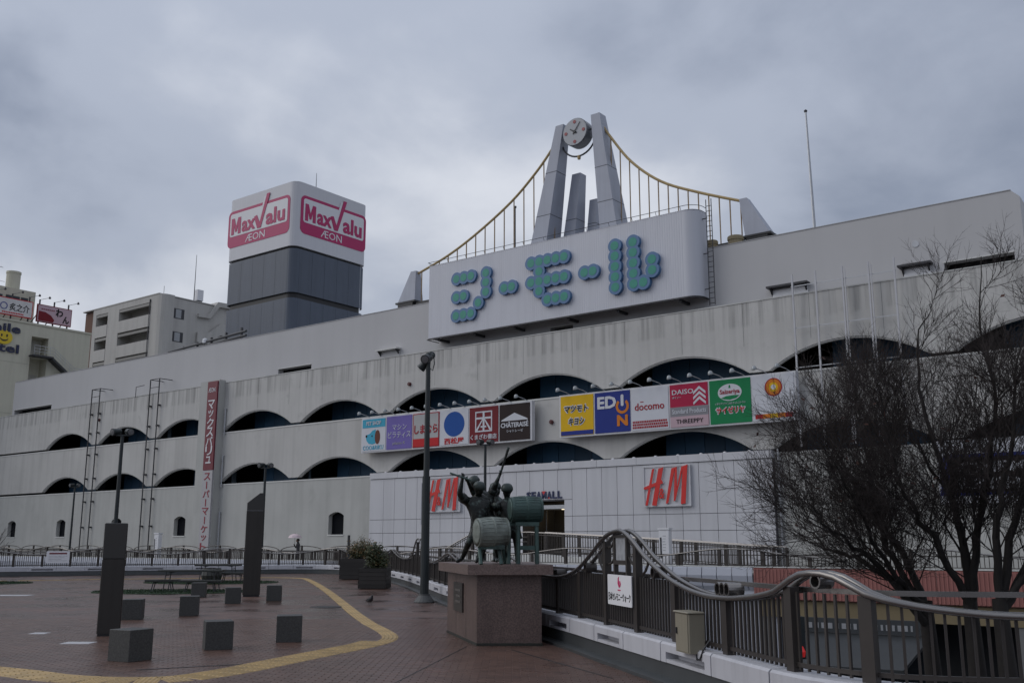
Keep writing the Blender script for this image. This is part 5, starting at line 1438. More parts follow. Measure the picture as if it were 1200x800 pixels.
# notice boards on the plaza's far fence
def fence_sign(px_s, w, h, z, label, kind):
    x, y = RC.at(px_s, 0.13); a = RC.ang(px_s) + math.pi
    t = thing('fence_sign', label, 'sign', (x, y, z), a, 'white signs on the far plaza fence')
    MB().prism(rrect(-w / 2, w / 2, 0, h, 0.03), -0.012, 0).build('plate', M_plq, t)
    for xx in (-w * 0.4, w * 0.4): MB().box(xx - .02, xx + .02, 0, 0.1, h * .45, h * .55).build('clip', M_dsteel, t)
    if kind == 0:
        mb = MB(); mb.prism([(-0.1, h * 0.6), (-0.02, h * 0.55), (0.02, h * 0.72), (-0.06, h * 0.88)], -0.017, -0.012); mb.prism([(0.0, h * 0.5), (0.12, h * 0.6), (0.1, h * 0.78), (0.05, h * 0.7)], -0.017, -0.012); mb.build('emblem', M_pk, t)
        text('日本セレモニーウォーク', (-w * 0.4, w * 0.4, h * 0.18, h * 0.36), -0.012, V_blk, t, bold=0.015, depth=0.004)
    else:
        mb = MB(); mb.box(-w * 0.38, w * 0.38, -0.016, -0.012, h * 0.74, h * 0.86); mb.build('heading', V_mar, t)
        mb = MB()
        for k in range(4): mb.box(-w * 0.4, w * (0.4 - 0.12 * (k % 3)), -0.016, -0.012, h * (0.58 - 0.13 * k), h * (0.61 - 0.13 * k))
        mb.build('small_print', M_steel, t)
def s_of_px(px, s0=58.0):
    k = (px - 600) / 1191.0; best = None; s = s0
    while s < RC.L:
        x, y = RC.at(s)
        if best is None or abs(x / y - k) < best[0]: best = (abs(x / y - k), s)
        s += 0.05
    return best[1]
fence_sign(79.3, 1.22, 0.58, 0.70, 'white sign with small pink emblem on the far fence at left', 0)
fence_sign(74.6, 1.12, 0.62, 0.66, 'white notice with red heading on the far fence behind the tables', 1)

# ================================================================== plaza furniture
M_gran = mat('grey_granite', (0.045, 0.045, 0.043), 0.6, var=0.12, vs=2, speck=0.55, sps=48, rn=0.06, bump=0.15, bs=120)
CUBES = [(-5.52, 15.0, 0.33, 62, 'nearest grey granite cube seat, left of the yellow strip'), (-4.72, 16.6, 0.45, 22, 'grey granite cube seat in the middle of the front row'),
         (-3.85, 17.85, 0.45, 12, 'right hand front granite cube seat nearest the yellow strip'), (-8.45, 22.95, 0.45, 12, 'granite cube seat half hidden behind the near brown pillar'),
         (-7.62, 24.3, 0.45, 14, 'granite cube seat in front of a half hidden cube'), (-7.9, 29.05, 0.45, 18, 'granite cube seat just left of the far slant-topped pillar'),
         (-7.08, 30.55, 0.45, 10, 'granite cube seat just right of the far slant-topped pillar'), (-9.95, 32.6, 0.45, 10, 'granite cube seat farthest back, peeping over another cube')]
proto = None
for x, y, s, a, lb in CUBES:
    t = thing('stone_seat', lb, 'stone seat', (x, y, 0), R(a), 'granite cube seats on the plaza')
    h = 0.215
    if proto is None:
        mb = MB(); mb.bevbox(-h, h, -h, h, 0.012, 0.445, 0.006); proto = mb.build('block', M_gran, t)
        pb = MB().box(-h + 0.01, h - 0.01, -h + 0.01, h - 0.01, 0.001, 0.012).build('footing', M_kbase, t)
        continue
    for q in (proto, pb):
        c = q.copy(); col.objects.link(c); c.parent = t
# slanted metal pillars
M_pil = mat('brown_metal_pillar', (0.032, 0.028, 0.025), 0.4, 0.25, var=0.12, vs=1.2, streak=0.25, ss=(8, 8, 0.3))
M_pilt = mat('brown_metal_pillar_top', (0.042, 0.04, 0.038), 0.35, 0.3, var=0.08, vs=1.2)
t = thing('pillar', 'near dark metal pillar with flat top and a joint at mid height', 'pillar', (-7.42, 19.0, 0), R(20))
MB().bevbox(-0.2, 0.2, -0.2, 0.2, 0.05, 1.38, 0.012).build('lower_shaft', M_pil, t)
MB().bevbox(-0.2, 0.2, -0.2, 0.2, 1.39, 2.03, 0.012).build('upper_shaft', M_pilt, t)
MB().box(-0.185, 0.185, -0.185, 0.185, 0.0, 0.05).build('foot', M_black, t)
MB().box(-0.18, 0.18, -0.18, 0.18, 1.37, 1.4).build('joint', M_black, t)
t = thing('pillar', 'far dark metal pillar with a slanted top beside the tables', 'pillar', (-8.38, 32.95, 0), R(14))
MB().bevbox(-0.27, 0.27, -0.25, 0.25, 0.06, 2.70, 0.012).build('lower_shaft', M_pil, t)
mb = MB(); b = 0.26
mb.add([(-b, -.25, 2.715), (b, -.25, 2.715), (b, .25, 2.715), (-b, .25, 2.715), (-b, -.25, 2.95), (b - .13, -.25, 3.27), (b, -.25, 3.27), (b, .25, 3.27), (b - .13, .25, 3.27), (-b, .25, 2.95)],
       [(0, 3, 2, 1), (0, 1, 6, 5, 4), (1, 2, 7, 6), (2, 3, 9, 8, 7), (3, 0, 4, 9), (4, 5, 8, 9), (5, 6, 7, 8)])
mb.build('slanted_cap', M_pilt, t)
MB().box(-0.25, 0.25, -0.23, 0.23, 0, 0.06).build('foot', M_black, t); MB().box(-0.24, 0.24, -0.23, 0.23, 2.695, 2.72).build('joint', M_steel, t)

# lamp posts
M_lamp = mat('lamp_dark_paint', (0.022, 0.028, 0.03), 0.4, 0.2, var=0.1)
M_lens = mat('lamp_lens', (0.13, 0.13, 0.135), 0.15, var=0.1, vs=10)
def spot(parent, p, d, s=1.0):
    d = Vector(d).normalized(); p = Vector(p)
    h = MB().lathe([(0.09 * s, -0.3 * s), (0.17 * s, -0.26 * s), (0.175 * s, 0.12 * s), (0.19 * s, 0.14 * s), (0.19 * s, 0.22 * s), (0.15 * s, 0.222 * s)], p, 16, d).build('spotlight', M_lamp, parent, smooth=False)
    MB().lathe([(0.155 * s, 0.20 * s), (0.15 * s, 0.226 * s), (0.02 * s, 0.235 * s)], p, 16, d).build('lens', M_lens, h)
    return h
t = thing('lamp_post', 'tall dark lamp post with twin spotlights, left of the statue', 'street lamp', (-2.52, 29.5, 0))
mb = MB(); mb.tube([(0, 0, 0.14), (0, 0, 1.5), (0, 0, 3.6)], [0.13, 0.122, 0.115], 14).tube([(0, 0, 3.6), (0, 0, 6.85)], [0.088, 0.07], 12); mb.build('pole', M_lamp, t, smooth=False)
MB().lathe([(0.3, 0.002), (0.3, 0.03), (0.17, 0.2), (0.165, 0.24)], (0, 0, 0), 18).build('base_cone', mat('grey_cone', (0.07, 0.072, 0.072), 0.6, var=0.1), t)
hd = MB().tube([(0, 0, 6.8), (0.02, 0, 7.15)], 0.06, 8).build('head_bracket', M_lamp, t)
spot(t, (-0.04, -0.08, 7.1), (-0.25, -0.85, -0.3), 0.74); spot(t, (-0.14, 0.08, 6.93), (-0.65, 0.2, -0.7), 0.7); spot(t, (0.04, 0.16, 7.24), (0.3, 0.8, 0.2), 0.6)
mb = MB(); mb.tube([(0.0, 0, 6.85), (0.14, 0.0, 6.75), (0.18, 0, 6.95), (0.16, 0, 7.3), (0.05, 0, 7.3)], 0.018, 6); mb.build('cable', M_lamp, t)
MB().box(-0.135, -0.115, -0.03, 0.03, 2.2, 3.4).build('service_strip', M_steel, t)
def lamp2(x, y, z0, h, label, s=1.0):
    t = thing('lamp_post', label, 'street lamp', (x, y, z0))
    MB().tube([(0, 0, 0), (0, 0, h)], [0.1 * s, 0.075 * s], 10).build('pole', M_lamp, t)
    MB().lathe([(0.16 * s, 0), (0.16 * s, 0.25), (0.1 * s, 0.3)], (0, 0, 0), 12).build('base_collar', M_lamp, t)
    MB().box(-0.3 * s, 0.3 * s, -0.05, 0.05, h, h + 0.07).build('cross_arm', M_lamp, t)
    spot(t, (-0.3 * s, 0, h + 0.2), (-0.5, -0.75, -0.1), 0.85 * s); spot(t, (0.3 * s, 0, h + 0.2), (0.55, -0.7, -0.1), 0.85 * s)
lamp2(-19.9, 50.8, 0, 7.05, 'twin headed lamp post rising behind the near dark pillar', 1.15)
x, y, _ = W(-40.2, -5.0); lamp2(x, y, 0.35, 5.7, 'shorter thin lamp post just left of the twin headed one', 0.9)
x, y, _ = W(-16.3, -5.3); lamp2(x, y, 0.35, 6.15, 'lamp post rising behind the slant-topped pillar')
x, y, _ = W(2.21, -5.3); lamp2(x, y, 0.35, 6.55, 'thin twin headed lamp post rising behind the statue', 0.95)

# tables, benches, artificial turf
M_turf = mat('artificial_turf', (0.013, 0.036, 0.011), 0.9, var=0.25, vs=3, bump=0.8, bs=90)
def turf(cx, cy, rx, ry, label, a=0):
    o = MB().slab([(cx + rx * math.cos(2 * math.pi * k / 40), cy + ry * math.sin(2 * math.pi * k / 40)) for k in range(40)], 0.003, 0.022).build('turf_mat', M_turf)
    tag(o, label, 'turf mat')
    r_ = random.Random(int(cx * 10)); mb = MB()
    for _ in range(2600):
        aa = r_.uniform(0, 6.283); q = math.sqrt(r_.random()) * 0.99; x, y = cx + rx * q * math.cos(aa), cy + ry * q * math.sin(aa); t_ = r_.uniform(0, 3.14); h = r_.uniform(0.03, 0.055); w = 0.012
        mb.add([(x - w * math.cos(t_), y - w * math.sin(t_), 0.021), (x + w * math.cos(t_), y + w * math.sin(t_), 0.021), (x + r_.uniform(-.015, .015), y + r_.uniform(-.015, .015), 0.021 + h)], [(0, 1, 2)])
    mb.build('turf_blades', M_turf, o, kind='stuff')
turf(-12.0, 36.0, 2.7, 1.7, 'near green turf mat under the tables')
turf(-13.1, 44.6, 2.9, 1.9, 'far green turf mat under the rear table')
turf(-22.9, 43.8, 2.3, 1.6, 'green turf mat at the left edge of the plaza')
M_wood = mat('dark_wet_wood', (0.028, 0.03, 0.026), 0.5, var=0.2, vs=4, rn=0.2)
def table(x, y, L, w, h, a, label, name='table', cat='table', group=None, planks=5):
    t = thing(name, label, cat, (x, y, 0.022), a, group)
    pw = w / planks
    for k in range(planks): MB().box(-L / 2, L / 2, -w / 2 + pw * k + 0.004, -w / 2 + pw * (k + 1) - 0.004, h - 0.065, h).build('plank', M_wood, t)
    for sx in (-1, 1):
        for sy in (-1, 1):
            mb = MB(); mb.tube([(sx * (L / 2 - 0.3), sy * (w / 2 - 0.05), h - 0.036), (sx * (L / 2 - 0.22), sy * (w / 2 - 0.03), 0)], 0.018, 6)
            mb.build('leg', M_dsteel, t)
        mb = MB(); mb.tube([(sx * (L / 2 - 0.3), 0, h - 0.1), (sx * (L / 2 - 0.75), 0, h - 0.036)], 0.014, 5).tube([(sx * (L / 2 - 0.28), -w / 2 + .05, h * 0.75), (sx * (L / 2 - 0.28), w / 2 - .05, h * 0.75)], 0.014, 5)
        mb.build('brace', M_dsteel, t)
    return t
table(-11.45, 36.6, 2.25, 0.75, 0.72, R(4), 'long dark folding table on the near turf mat')
table(-12.25, 35.9, 1.15, 0.35, 0.40, R(4), 'short dark bench at the left end of the near table', 'bench', 'bench', 'dark benches at the tables', 3)
table(-10.8, 35.5, 1.45, 0.35, 0.40, R(4), 'longer dark bench in front of the near table', 'bench', 'bench', 'dark benches at the tables', 3)
table(-13.0, 45.2, 1.9, 0.75, 0.74, R(2), 'dark folding table on the far turf mat')
table(-12.0, 43.9, 1.25, 0.35, 0.42, R(2), 'dark bench in front of the far table', 'bench', 'bench', 'dark benches at the tables', 3)
t = thing('barrel_planter', 'dark barrel tub standing between the two tables', 'tub', (-12.75, 43.4, 0.022), R(3))
for k in range(14):
    a0, a1 = R(360 / 14 * k + 1.2), R(360 / 14 * (k + 1) - 1.2)
    mb = MB(); pr = [(0.36, 0.0), (0.44, 0.32), (0.38, 0.62)]; vs = []
    for r_, z in pr: vs += [(r_ * math.cos(a0), r_ * math.sin(a0), z), (r_ * math.cos(a1), r_ * math.sin(a1), z)]
    for r_, z in pr: vs += [((r_ - .03) * math.cos(a0), (r_ - .03) * math.sin(a0), z), ((r_ - .03) * math.cos(a1), (r_ - .03) * math.sin(a1), z)]
    mb.add(vs, [(0, 1, 3, 2), (2, 3, 5, 4), (4, 5, 11, 10), (0, 2, 8, 6), (2, 4, 10, 8), (1, 7, 9, 3), (3, 9, 11, 5), (6, 8, 9, 7), (8, 10, 11, 9)]); mb.build('stave', M_wood, t)
MB().lathe([(0.36, 0.02), (0.36, 0.5)], (0, 0, 0), 14).build('soil', M_black, t)

# planters with shrubs
M_leaf = mat('shrub_leaf', (0.045, 0.055, 0.02), 0.6, var=0.35, vs=2.5)
M_leafy = mat('yellowing_leaf', (0.16, 0.095, 0.03), 0.6, var=0.35, vs=2.5)
M_bark = mat('dark_bark', (0.022, 0.018, 0.016), 0.85, var=0.25, vs=6)
def shrub(parent, n, rx, rz, z0, seed, yel):
    r_ = random.Random(seed); ml, my, ms = MB(), MB(), MB()
    tips = []
    for k in range(26):
        a = r_.uniform(0, 6.283); l = r_.uniform(0.4, 1.0); e_ = r_.uniform(0.3, 1.0)
        p1 = (rx * 0.9 * l * math.cos(a) * e_, rx * 0.7 * l * math.sin(a) * e_, z0 + rz * r_.uniform(0.4, 1.15) * (1.25 - 0.5 * e_))
        ms.tube([(p1[0] * .15, p1[1] * .15, z0 - .1), (p1[0] * .5, p1[1] * .5, z0 + (p1[2] - z0) * .6), p1], [0.018, 0.012, 0.005], 4); tips.append(p1)
    for k in range(n):
        c = tips[r_.randrange(len(tips))]; f = r_.uniform(0.45, 1.05)
        p = Vector((c[0] * f + r_.gauss(0, .1), c[1] * f + r_.gauss(0, .1), z0 + (c[2] - z0) * f + r_.gauss(0, .08)))
        u = Vector((r_.gauss(0, 1), r_.gauss(0, 1), r_.gauss(0, .7))).normalized(); w = u.orthogonal().normalized(); L = r_.uniform(.03, .06)
        (my if r_.random() < yel else ml).add([p - u * L, p + w * L * .45, p + u * L, p - w * L * .45], [(0, 1, 2, 3)])
    ms.build('stem', M_bark, parent); ml.build('leaf_mass', M_leaf, parent, kind='stuff')
    if my.v: my.build('yellow_leaf_mass', M_leafy, parent, kind='stuff')
M_ptub = mat('dark_planter_board', (0.022, 0.019, 0.017), 0.6, var=0.2, vs=3, rn=0.25)
for (x, y, w, h, lb, sl, yel, seed) in ((-7.35, 48.9, 1.5, 0.95, 'dark wooden planter with a yellowing shrub, the farther of two', 'yellowing shrub growing in the farther planter', 0.42, 4), (-5.18, 38.6, 1.05, 0.74, 'dark wooden planter with a dense green shrub, nearer the lamp post', 'dense green shrub growing in the nearer planter', 0.06, 9)):
    t = thing('planter', lb, 'planter', (x, y, 0), R(-4), 'wooden planters beside the railing')
    n = 5; ph = h / n
    for k in range(n):
        for a in range(4):
            mb = MB(); mb.box(-w / 2, w / 2, -w / 2 + (0.001 * a), -w / 2 + 0.04, 0.02 + ph * k + 0.004, 0.02 + ph * (k + 1) - 0.004)
            o = mb.build('plank', M_ptub, t); o.rotation_euler = (0, 0, R(90 * a))
    MB().box(-w / 2 + .045, w / 2 - .045, -w / 2 + .045, w / 2 - .045, 0.02, h - 0.08).build('soil', M_black, t)
    sh = thing('shrub', sl, 'shrub', (x, y, h - 0.08), 0)
    shrub(sh, 2600 if yel > .2 else 3000, w * 0.62, 0.95 if yel > .2 else 0.85, 0.0, seed, yel)
t = thing('bollard', 'slim dark bollard pole behind the planters', 'bollard', (-8.6, 53.5, 0)); MB().tube([(0, 0, 0.24), (0, 0, 2.1)], 0.07, 8).build('shaft', M_dsteel, t)
MB().lathe([(0.09, 0.0), (0.09, 0.25)], (0, 0, 0), 8).build('foot', M_dsteel, t)
# ================================================================== figures (one skinned surface each)
def figure(name, J, m, parent, sc=1.0, org=(0, 0, 0), gown=0.0, label=None, fingers=True, bulk=1.0):
    """J: joints pel spi che nek hed shL elL haL shR elR haR hiL knL anL toL hiR knR anR toR"""
    V = []; E_ = []; RR = []; idx = {}
    def put(k, p, r):
        idx[k] = len(V); V.append(Vector(p) - Vector(org)); RR.append(r * sc); return idx[k]
    def e(a, b): E_.append((idx[a], idx[b]))
    g = lambda k: Vector(J[k])
    put('pel', g('pel'), (0.135 + gown, 0.105 + gown * .7)[0]); put('spi', g('spi'), bulk * 0.125); put('che', g('che'), bulk * 0.145); put('nek', g('nek'), 0.055)
    hd = g('hed'); nk = g('nek'); up = (hd - nk).normalized()
    fwd = Vector(J.get('face', (0, -1, 0))).normalized()
    put('jaw', hd - up * 0.065 * sc + fwd * 0.03 * sc, 0.078); put('hed', hd, 0.108); put('crown', hd + up * 0.075 * sc - fwd * 0.015 * sc, 0.085)
    put('nose', hd - up * 0.015 * sc + fwd * 0.105 * sc, 0.017); put('chin', hd - up * 0.105 * sc + fwd * 0.06 * sc, 0.022)
    side = up.cross(fwd).normalized()
    for s_, q in (('L', 1), ('R', -1)):
        put('ear' + s_, hd + side * q * 0.092 * sc - up * 0.01 * sc, 0.02)
    for a, b in (('pel', 'spi'), ('spi', 'che'), ('che', 'nek'), ('nek', 'jaw'), ('jaw', 'hed'), ('hed', 'crown'), ('hed', 'nose'), ('jaw', 'chin'), ('hed', 'earL'), ('hed', 'earR')): e(a, b)
    for s_ in 'LR':
        put('sh' + s_, g('sh' + s_), bulk * 0.068); put('el' + s_, g('el' + s_), bulk * 0.047); ha = g('ha' + s_); el = g('el' + s_)
        d = (ha - el).normalized(); put('wr' + s_, ha - d * 0.05 * sc, 0.031); put('ha' + s_, ha + d * 0.02 * sc, 0.036)
        for a, b in (('che', 'sh'), ('sh', 'el'), ('el', 'wr'), ('wr', 'ha')): E_.append((idx[a if a == 'che' else a + s_], idx[b + s_]))
        if fingers:
            w = d.orthogonal().normalized(); n = d.cross(w)
            for k in range(4):
                b0 = ha + d * 0.05 * sc + w * (k - 1.5) * 0.019 * sc; L = (0.026, 0.03, 0.028, 0.022)[k] * sc
                put(f'f{s_}{k}a', b0 + d * L * .7 + n * 0.012 * sc, 0.0095); put(f'f{s_}{k}b', b0 + d * L * .8 + n * 0.04 * sc, 0.0085)
                E_.append((idx['ha' + s_], idx[f'f{s_}{k}a'])); E_.append((idx[f'f{s_}{k}a'], idx[f'f{s_}{k}b']))
            put(f't{s_}a', ha + w * 0.045 * sc + n * 0.02 * sc, 0.011); put(f't{s_}b', ha + w * 0.04 * sc + d * 0.03 * sc + n * 0.045 * sc, 0.009)
            E_.append((idx['ha' + s_], idx[f't{s_}a'])); E_.append((idx[f't{s_}a'], idx[f't{s_}b']))
        put('hi' + s_, g('hi' + s_), 0.098 + gown * .5); put('kn' + s_, g('kn' + s_), 0.065); put('an' + s_, g('an' + s_), 0.043); put('to' + s_, g('to' + s_), 0.036)
        cf = g('kn' + s_).lerp(g('an' + s_), 0.35); put('ca' + s_, cf, 0.06)
        for a, b in (('hi', 'kn'), ('kn', 'ca'), ('ca', 'an'), ('an', 'to')): E_.append((idx[a + s_], idx[b + s_]))
        E_.append((idx['pel'], idx['hi' + s_]))
    me = bpy.data.meshes.new(name); me.from_pydata(V, E_, []); o = bpy.data.objects.new(name, me); col.objects.link(o)
    mod = o.modifiers.new('skin', 'SKIN'); mod.use_smooth_shade = True
    if not me.skin_vertices: bpy.context.view_layer.update()
    sv = me.skin_vertices[0].data
    for i, r in enumerate(RR):
        sv[i].radius = (r, r * (0.8 if i in (idx['pel'], idx['spi'], idx['che']) else 1.0)); sv[i].use_root = (i == idx['pel'])
    sb = o.modifiers.new('sub', 'SUBSURF'); sb.levels = 1; sb.render_levels = 1
    dg = bpy.context.evaluated_depsgraph_get(); dg.update()
    m2 = bpy.data.meshes.new_from_object(o.evaluated_get(dg)); bpy.data.objects.remove(o); m2.name = name
    m2.materials.clear(); m2.materials.append(m); m2.shade_smooth()
    r = link(name, m2, parent, label); return r

# ------------------------------------------------------------------ bronze drummers on a granite pedestal
M_pg = mat('pink_granite', (0.115, 0.078, 0.068), 0.42, var=0.16, vs=1.2, speck=0.5, sps=42, streak=0.25, ss=(5, 5, 0.4), bump=0.12, bs=110, rv=0.1)
M_pg2 = mat('pink_granite_cap', (0.14, 0.098, 0.086), 0.42, var=0.14, vs=1.5, speck=0.5, sps=42, bump=0.1, bs=110)
pd = thing('pedestal', 'square pink granite pedestal with overhanging cap and bronze plaque', 'pedestal', (-0.3, 18.2, 0))
og = (-0.3, 18.2, 0)
def inset(P, d):
    cx = sum(p[0] for p in P) / len(P); cy = sum(p[1] for p in P) / len(P)
    return [(x + (cx - x) * d, y + (cy - y) * d) for x, y in P]
PB = [(-0.58, 17.04), (0.49, 17.04), (0.22, 19.7), (-1.23, 19.6)]
MB().slab(PB, 0.05, 1.146).build('shaft', M_pg, pd, og)
MB().slab(inset(PB, -0.012), 0.001, 0.05).build('footing', mat('mossy_footing', (0.018, 0.019, 0.014), 0.6, var=0.3, vs=6), pd, og)
PT = [(-0.73, 16.86), (0.68, 16.86), (0.38, 19.9), (-1.42, 19.78)]
MB().slab(PT, 1.15, 1.31).build('cap', M_pg2, pd, og)
# stone slabs' joints on the left face, plaque
def on_left(f, z): # point on the left face
    a, b = PB[0], PB[3]; return (a[0] + (b[0] - a[0]) * f, a[1] + (b[1] - a[1]) * f)
la = math.atan2(PB[3][1] - PB[0][1], PB[3][0] - PB[0][0])
nx, ny = -math.sin(la), math.cos(la)
for f in (0.02, 0.34, 0.67):
    mb = MB()
    x, y = on_left(f, 0); p = [(x + nx * .002, y + ny * .002), (x + nx * .002 + math.cos(la) * .012, y + ny * .002 + math.sin(la) * .012)]
    mb.add([(p[0][0], p[0][1], .06), (p[1][0], p[1][1], .06), (p[1][0], p[1][1], 1.14), (p[0][0], p[0][1], 1.14)], [(0, 1, 2, 3), (3, 2, 1, 0)])
    mb.build('stone_joint', M_kbase, pd, og)
f0, f1 = 0.42, 0.72
a = on_left(f0, 0); b = on_left(f1, 0)
mb = MB(); mb.slab([a, b, (b[0] + nx * .03, b[1] + ny * .03), (a[0] + nx * .03, a[1] + ny * .03)], 0.47, 0.97)
M_brz = mat('bronze_plaque', (0.07, 0.065, 0.06), 0.35, 0.6, var=0.3, vs=9)
mb.build('plaque', M_brz, pd, og)
mb = MB()
for k in range(3):
    z = 0.82 - 0.1 * k; a2 = on_left(f0 + .05, 0); b2 = on_left(f1 - .06 - .04 * (k % 2), 0)
    mb.slab([(a2[0] + nx * .031, a2[1] + ny * .031), (b2[0] + nx * .031, b2[1] + ny * .031), (b2[0] + nx * .036, b2[1] + ny * .036), (a2[0] + nx * .036, a2[1] + ny * .036)], z, z + 0.04)
mb.build('plaque_lines', mat('worn_bronze', (0.12, 0.11, 0.10), 0.45, 0.4), pd, og)

M_br = mat('dark_bronze', (0.010, 0.012, 0.011), 0.38, 0.4, var=0.25, vs=4, stain=((0.085, 0.115, 0.105), 9, 0.54, 0.72), bump=0.7, bs=18)
M_brc = mat('headcloth_bronze', (0.03, 0.042, 0.039), 0.45, 0.3, var=0.25, vs=6, bump=0.3, bs=25)
M_brg = mat('green_bronze', (0.055, 0.095, 0.085), 0.5, 0.3, var=0.25, vs=3, stain=((0.02, 0.028, 0.025), 3, 0.5, 0.75), bump=0.2, bs=25)
M_brp = mat('pale_verdigris', (0.20, 0.225, 0.20), 0.6, 0.1, var=0.3, vs=2.5, streak=0.35, ss=(4, 4, 14), stain=((0.05, 0.055, 0.045), 2.5, 0.5, 0.7), bump=0.25, bs=20)
stt = thing('statue', 'green bronze group of drummers with two barrel drums on the pedestal', 'statue', (-0.3, 18.2, 1.312))
og = (-0.3, 18.2, 1.312)
FA = dict(pel=(-0.57, 17.95, 1.92), spi=(-0.59, 17.95, 2.14), che=(-0.62, 17.95, 2.33), nek=(-0.61, 17.95, 2.5), hed=(-0.59, 17.92, 2.61), shL=(-0.78, 17.95, 2.38), elL=(-0.93, 17.75, 2.49), haL=(-0.87, 17.7, 2.8), shR=(-0.44, 17.95, 2.38), elR=(-0.69, 18.08, 2.53), haR=(-0.80, 17.74, 2.77), hiL=(-0.65, 17.95, 1.89), knL=(-0.76, 17.85, 1.67), anL=(-0.89, 18.1, 1.385), toL=(-0.98, 17.95, 1.345), hiR=(-0.5, 17.95, 1.89), knR=(-0.5, 17.75, 1.64), anR=(-0.6, 17.85, 1.385), toR=(-0.62, 17.65, 1.345), face=(0.5, -0.7, -0.35))
FB = dict(pel=(-0.42, 18.5, 1.97), spi=(-0.45, 18.5, 2.19), che=(-0.52, 18.5, 2.43), nek=(-0.6, 18.5, 2.6), hed=(-0.68, 18.48, 2.75), shR=(-0.38, 18.5, 2.53), elR=(-0.31, 18.4, 2.69), haR=(-0.22, 18.3, 2.89), shL=(-0.64, 18.5, 2.48), elL=(-0.74, 18.5, 2.31), haL=(-0.62, 18.3, 2.12), hiL=(-0.48, 18.5, 1.94), knL=(-0.53, 18.4, 1.66), anL=(-0.53, 18.5, 1.385), toL=(-0.55, 18.3, 1.345), hiR=(-0.34, 18.5, 1.94), knR=(-0.29, 18.4, 1.66), anR=(-0.26, 18.5, 1.385), toR=(-0.28, 18.3, 1.345), face=(-0.8, -0.5, 0.1))
FC = dict(pel=(-0.02, 18.4, 1.91), spi=(-0.05, 18.4, 2.12), che=(-0.09, 18.4, 2.31), nek=(-0.09, 18.4, 2.46), hed=(-0.09, 18.36, 2.60), shR=(0.05, 18.4, 2.34), elR=(0.09, 18.3, 2.15), haR=(-0.06, 18.1, 2.08), shL=(-0.22, 18.4, 2.35), elL=(-0.36, 18.3, 2.27), haL=(-0.41, 18.15, 2.36), hiL=(-0.08, 18.4, 1.88), knL=(-0.09, 18.3, 1.64), anL=(-0.11, 18.4, 1.385), toL=(-0.14, 18.2, 1.345), hiR=(0.06, 18.4, 1.88), knR=(0.09, 18.4, 1.63), anR=(0.09, 18.4, 1.385), toR=(0.08, 18.2, 1.345), face=(-0.5, -0.85, -0.1))
FD = dict(pel=(-0.22, 19.0, 1.95), spi=(-0.24, 19.0, 2.17), che=(-0.27, 19.0, 2.36), nek=(-0.29, 19.0, 2.52), hed=(-0.31, 19.0, 2.66), shR=(-0.16, 19.0, 2.39), elR=(-0.13, 19.0, 2.2), haR=(-0.19, 18.8, 2.04), shL=(-0.4, 19.0, 2.39), elL=(-0.45, 19.0, 2.2), haL=(-0.38, 18.8, 2.05), hiL=(-0.29, 19.0, 1.92), knL=(-0.3, 19.0, 1.66), anL=(-0.32, 19.0, 1.385), toL=(-0.33, 18.8, 1.345), hiR=(-0.14, 19.0, 1.92), knR=(-0.13, 19.0, 1.66), anR=(-0.13, 19.0, 1.385), toR=(-0.13, 18.8, 1.345), face=(0.6, -0.7, 0))
for nm, F, lb in (('drummer', FA, 'front drummer lifting a stick over the left shoulder'), ('drummer', FB, 'drummer behind with one arm and stick raised high'), ('drummer', FC, 'capped drummer standing beside the upper drum'), ('drummer', FD, 'rear drummer half hidden by the others')):
    f = figure(nm, F, M_br, stt, 0.93, og, gown=0.025, label=lb, bulk=1.32)
    # headcloth: a close cap with a knotted band
    h = Vector(F['hed']); up = (h - Vector(F['nek'])).normalized()
    mb = MB(); mb.lathe([(0.105, 0.0), (0.112, 0.03), (0.108, 0.06), (0.092, 0.10), (0.06, 0.128), (0.012, 0.138)], h, 14, up)
    mb.build('headcloth', M_brc, f, og, smooth=True)
    # happi coat skirt round hips
    p = Vector(F['pel']); s_ = Vector(F['spi']); ax_ = (s_ - p).normalized()
    mb = MB(); n = 18; pr = [(0.15, 0.2), (0.165, 0.05), (0.195, -0.17), (0.18, -0.17), (0.13, 0.12)]
    u_ = Vector((1, 0, 0)); w_ = Vector((0, 0.85, 0)); vs = []
    for r_, hh in pr:
        for k in range(n):
            a = 2 * math.pi * k / n; rr = r_ * (1 + 0.05 * math.sin(5 * a + hh * 10)); vs.append(p + ax_ * hh + u_ * rr * math.cos(a) + w_ * rr * math.sin(a))
    mb.add(vs, [(i * n + k, (i + 1) * n + k, (i + 1) * n + (k + 1) % n, i * n + (k + 1) % n) for i in range(len(pr) - 1) for k in range(n)])
    mb.build('coat_skirt', M_br, f, og, smooth=True)
    for s2 in 'LR':   # wide coat sleeves
        sh, el = Vector(F['sh' + s2]), Vector(F['el' + s2])
        MB().tube([sh, sh.lerp(el, 0.4), sh.lerp(el, 0.68)], [0.075, 0.085, 0.092], 10).build('sleeve', M_br, f, og, smooth=True)
MB().tube([(-1.09, 17.62, 2.87), (-0.72, 17.68, 2.745)], 0.017, 8).build('drumstick', M_brg, stt, og)
MB().tube([(-0.245, 18.3, 2.80), (-0.06, 18.2, 3.38)], [0.018, 0.024], 8).build('drumstick', M_br, stt, og)
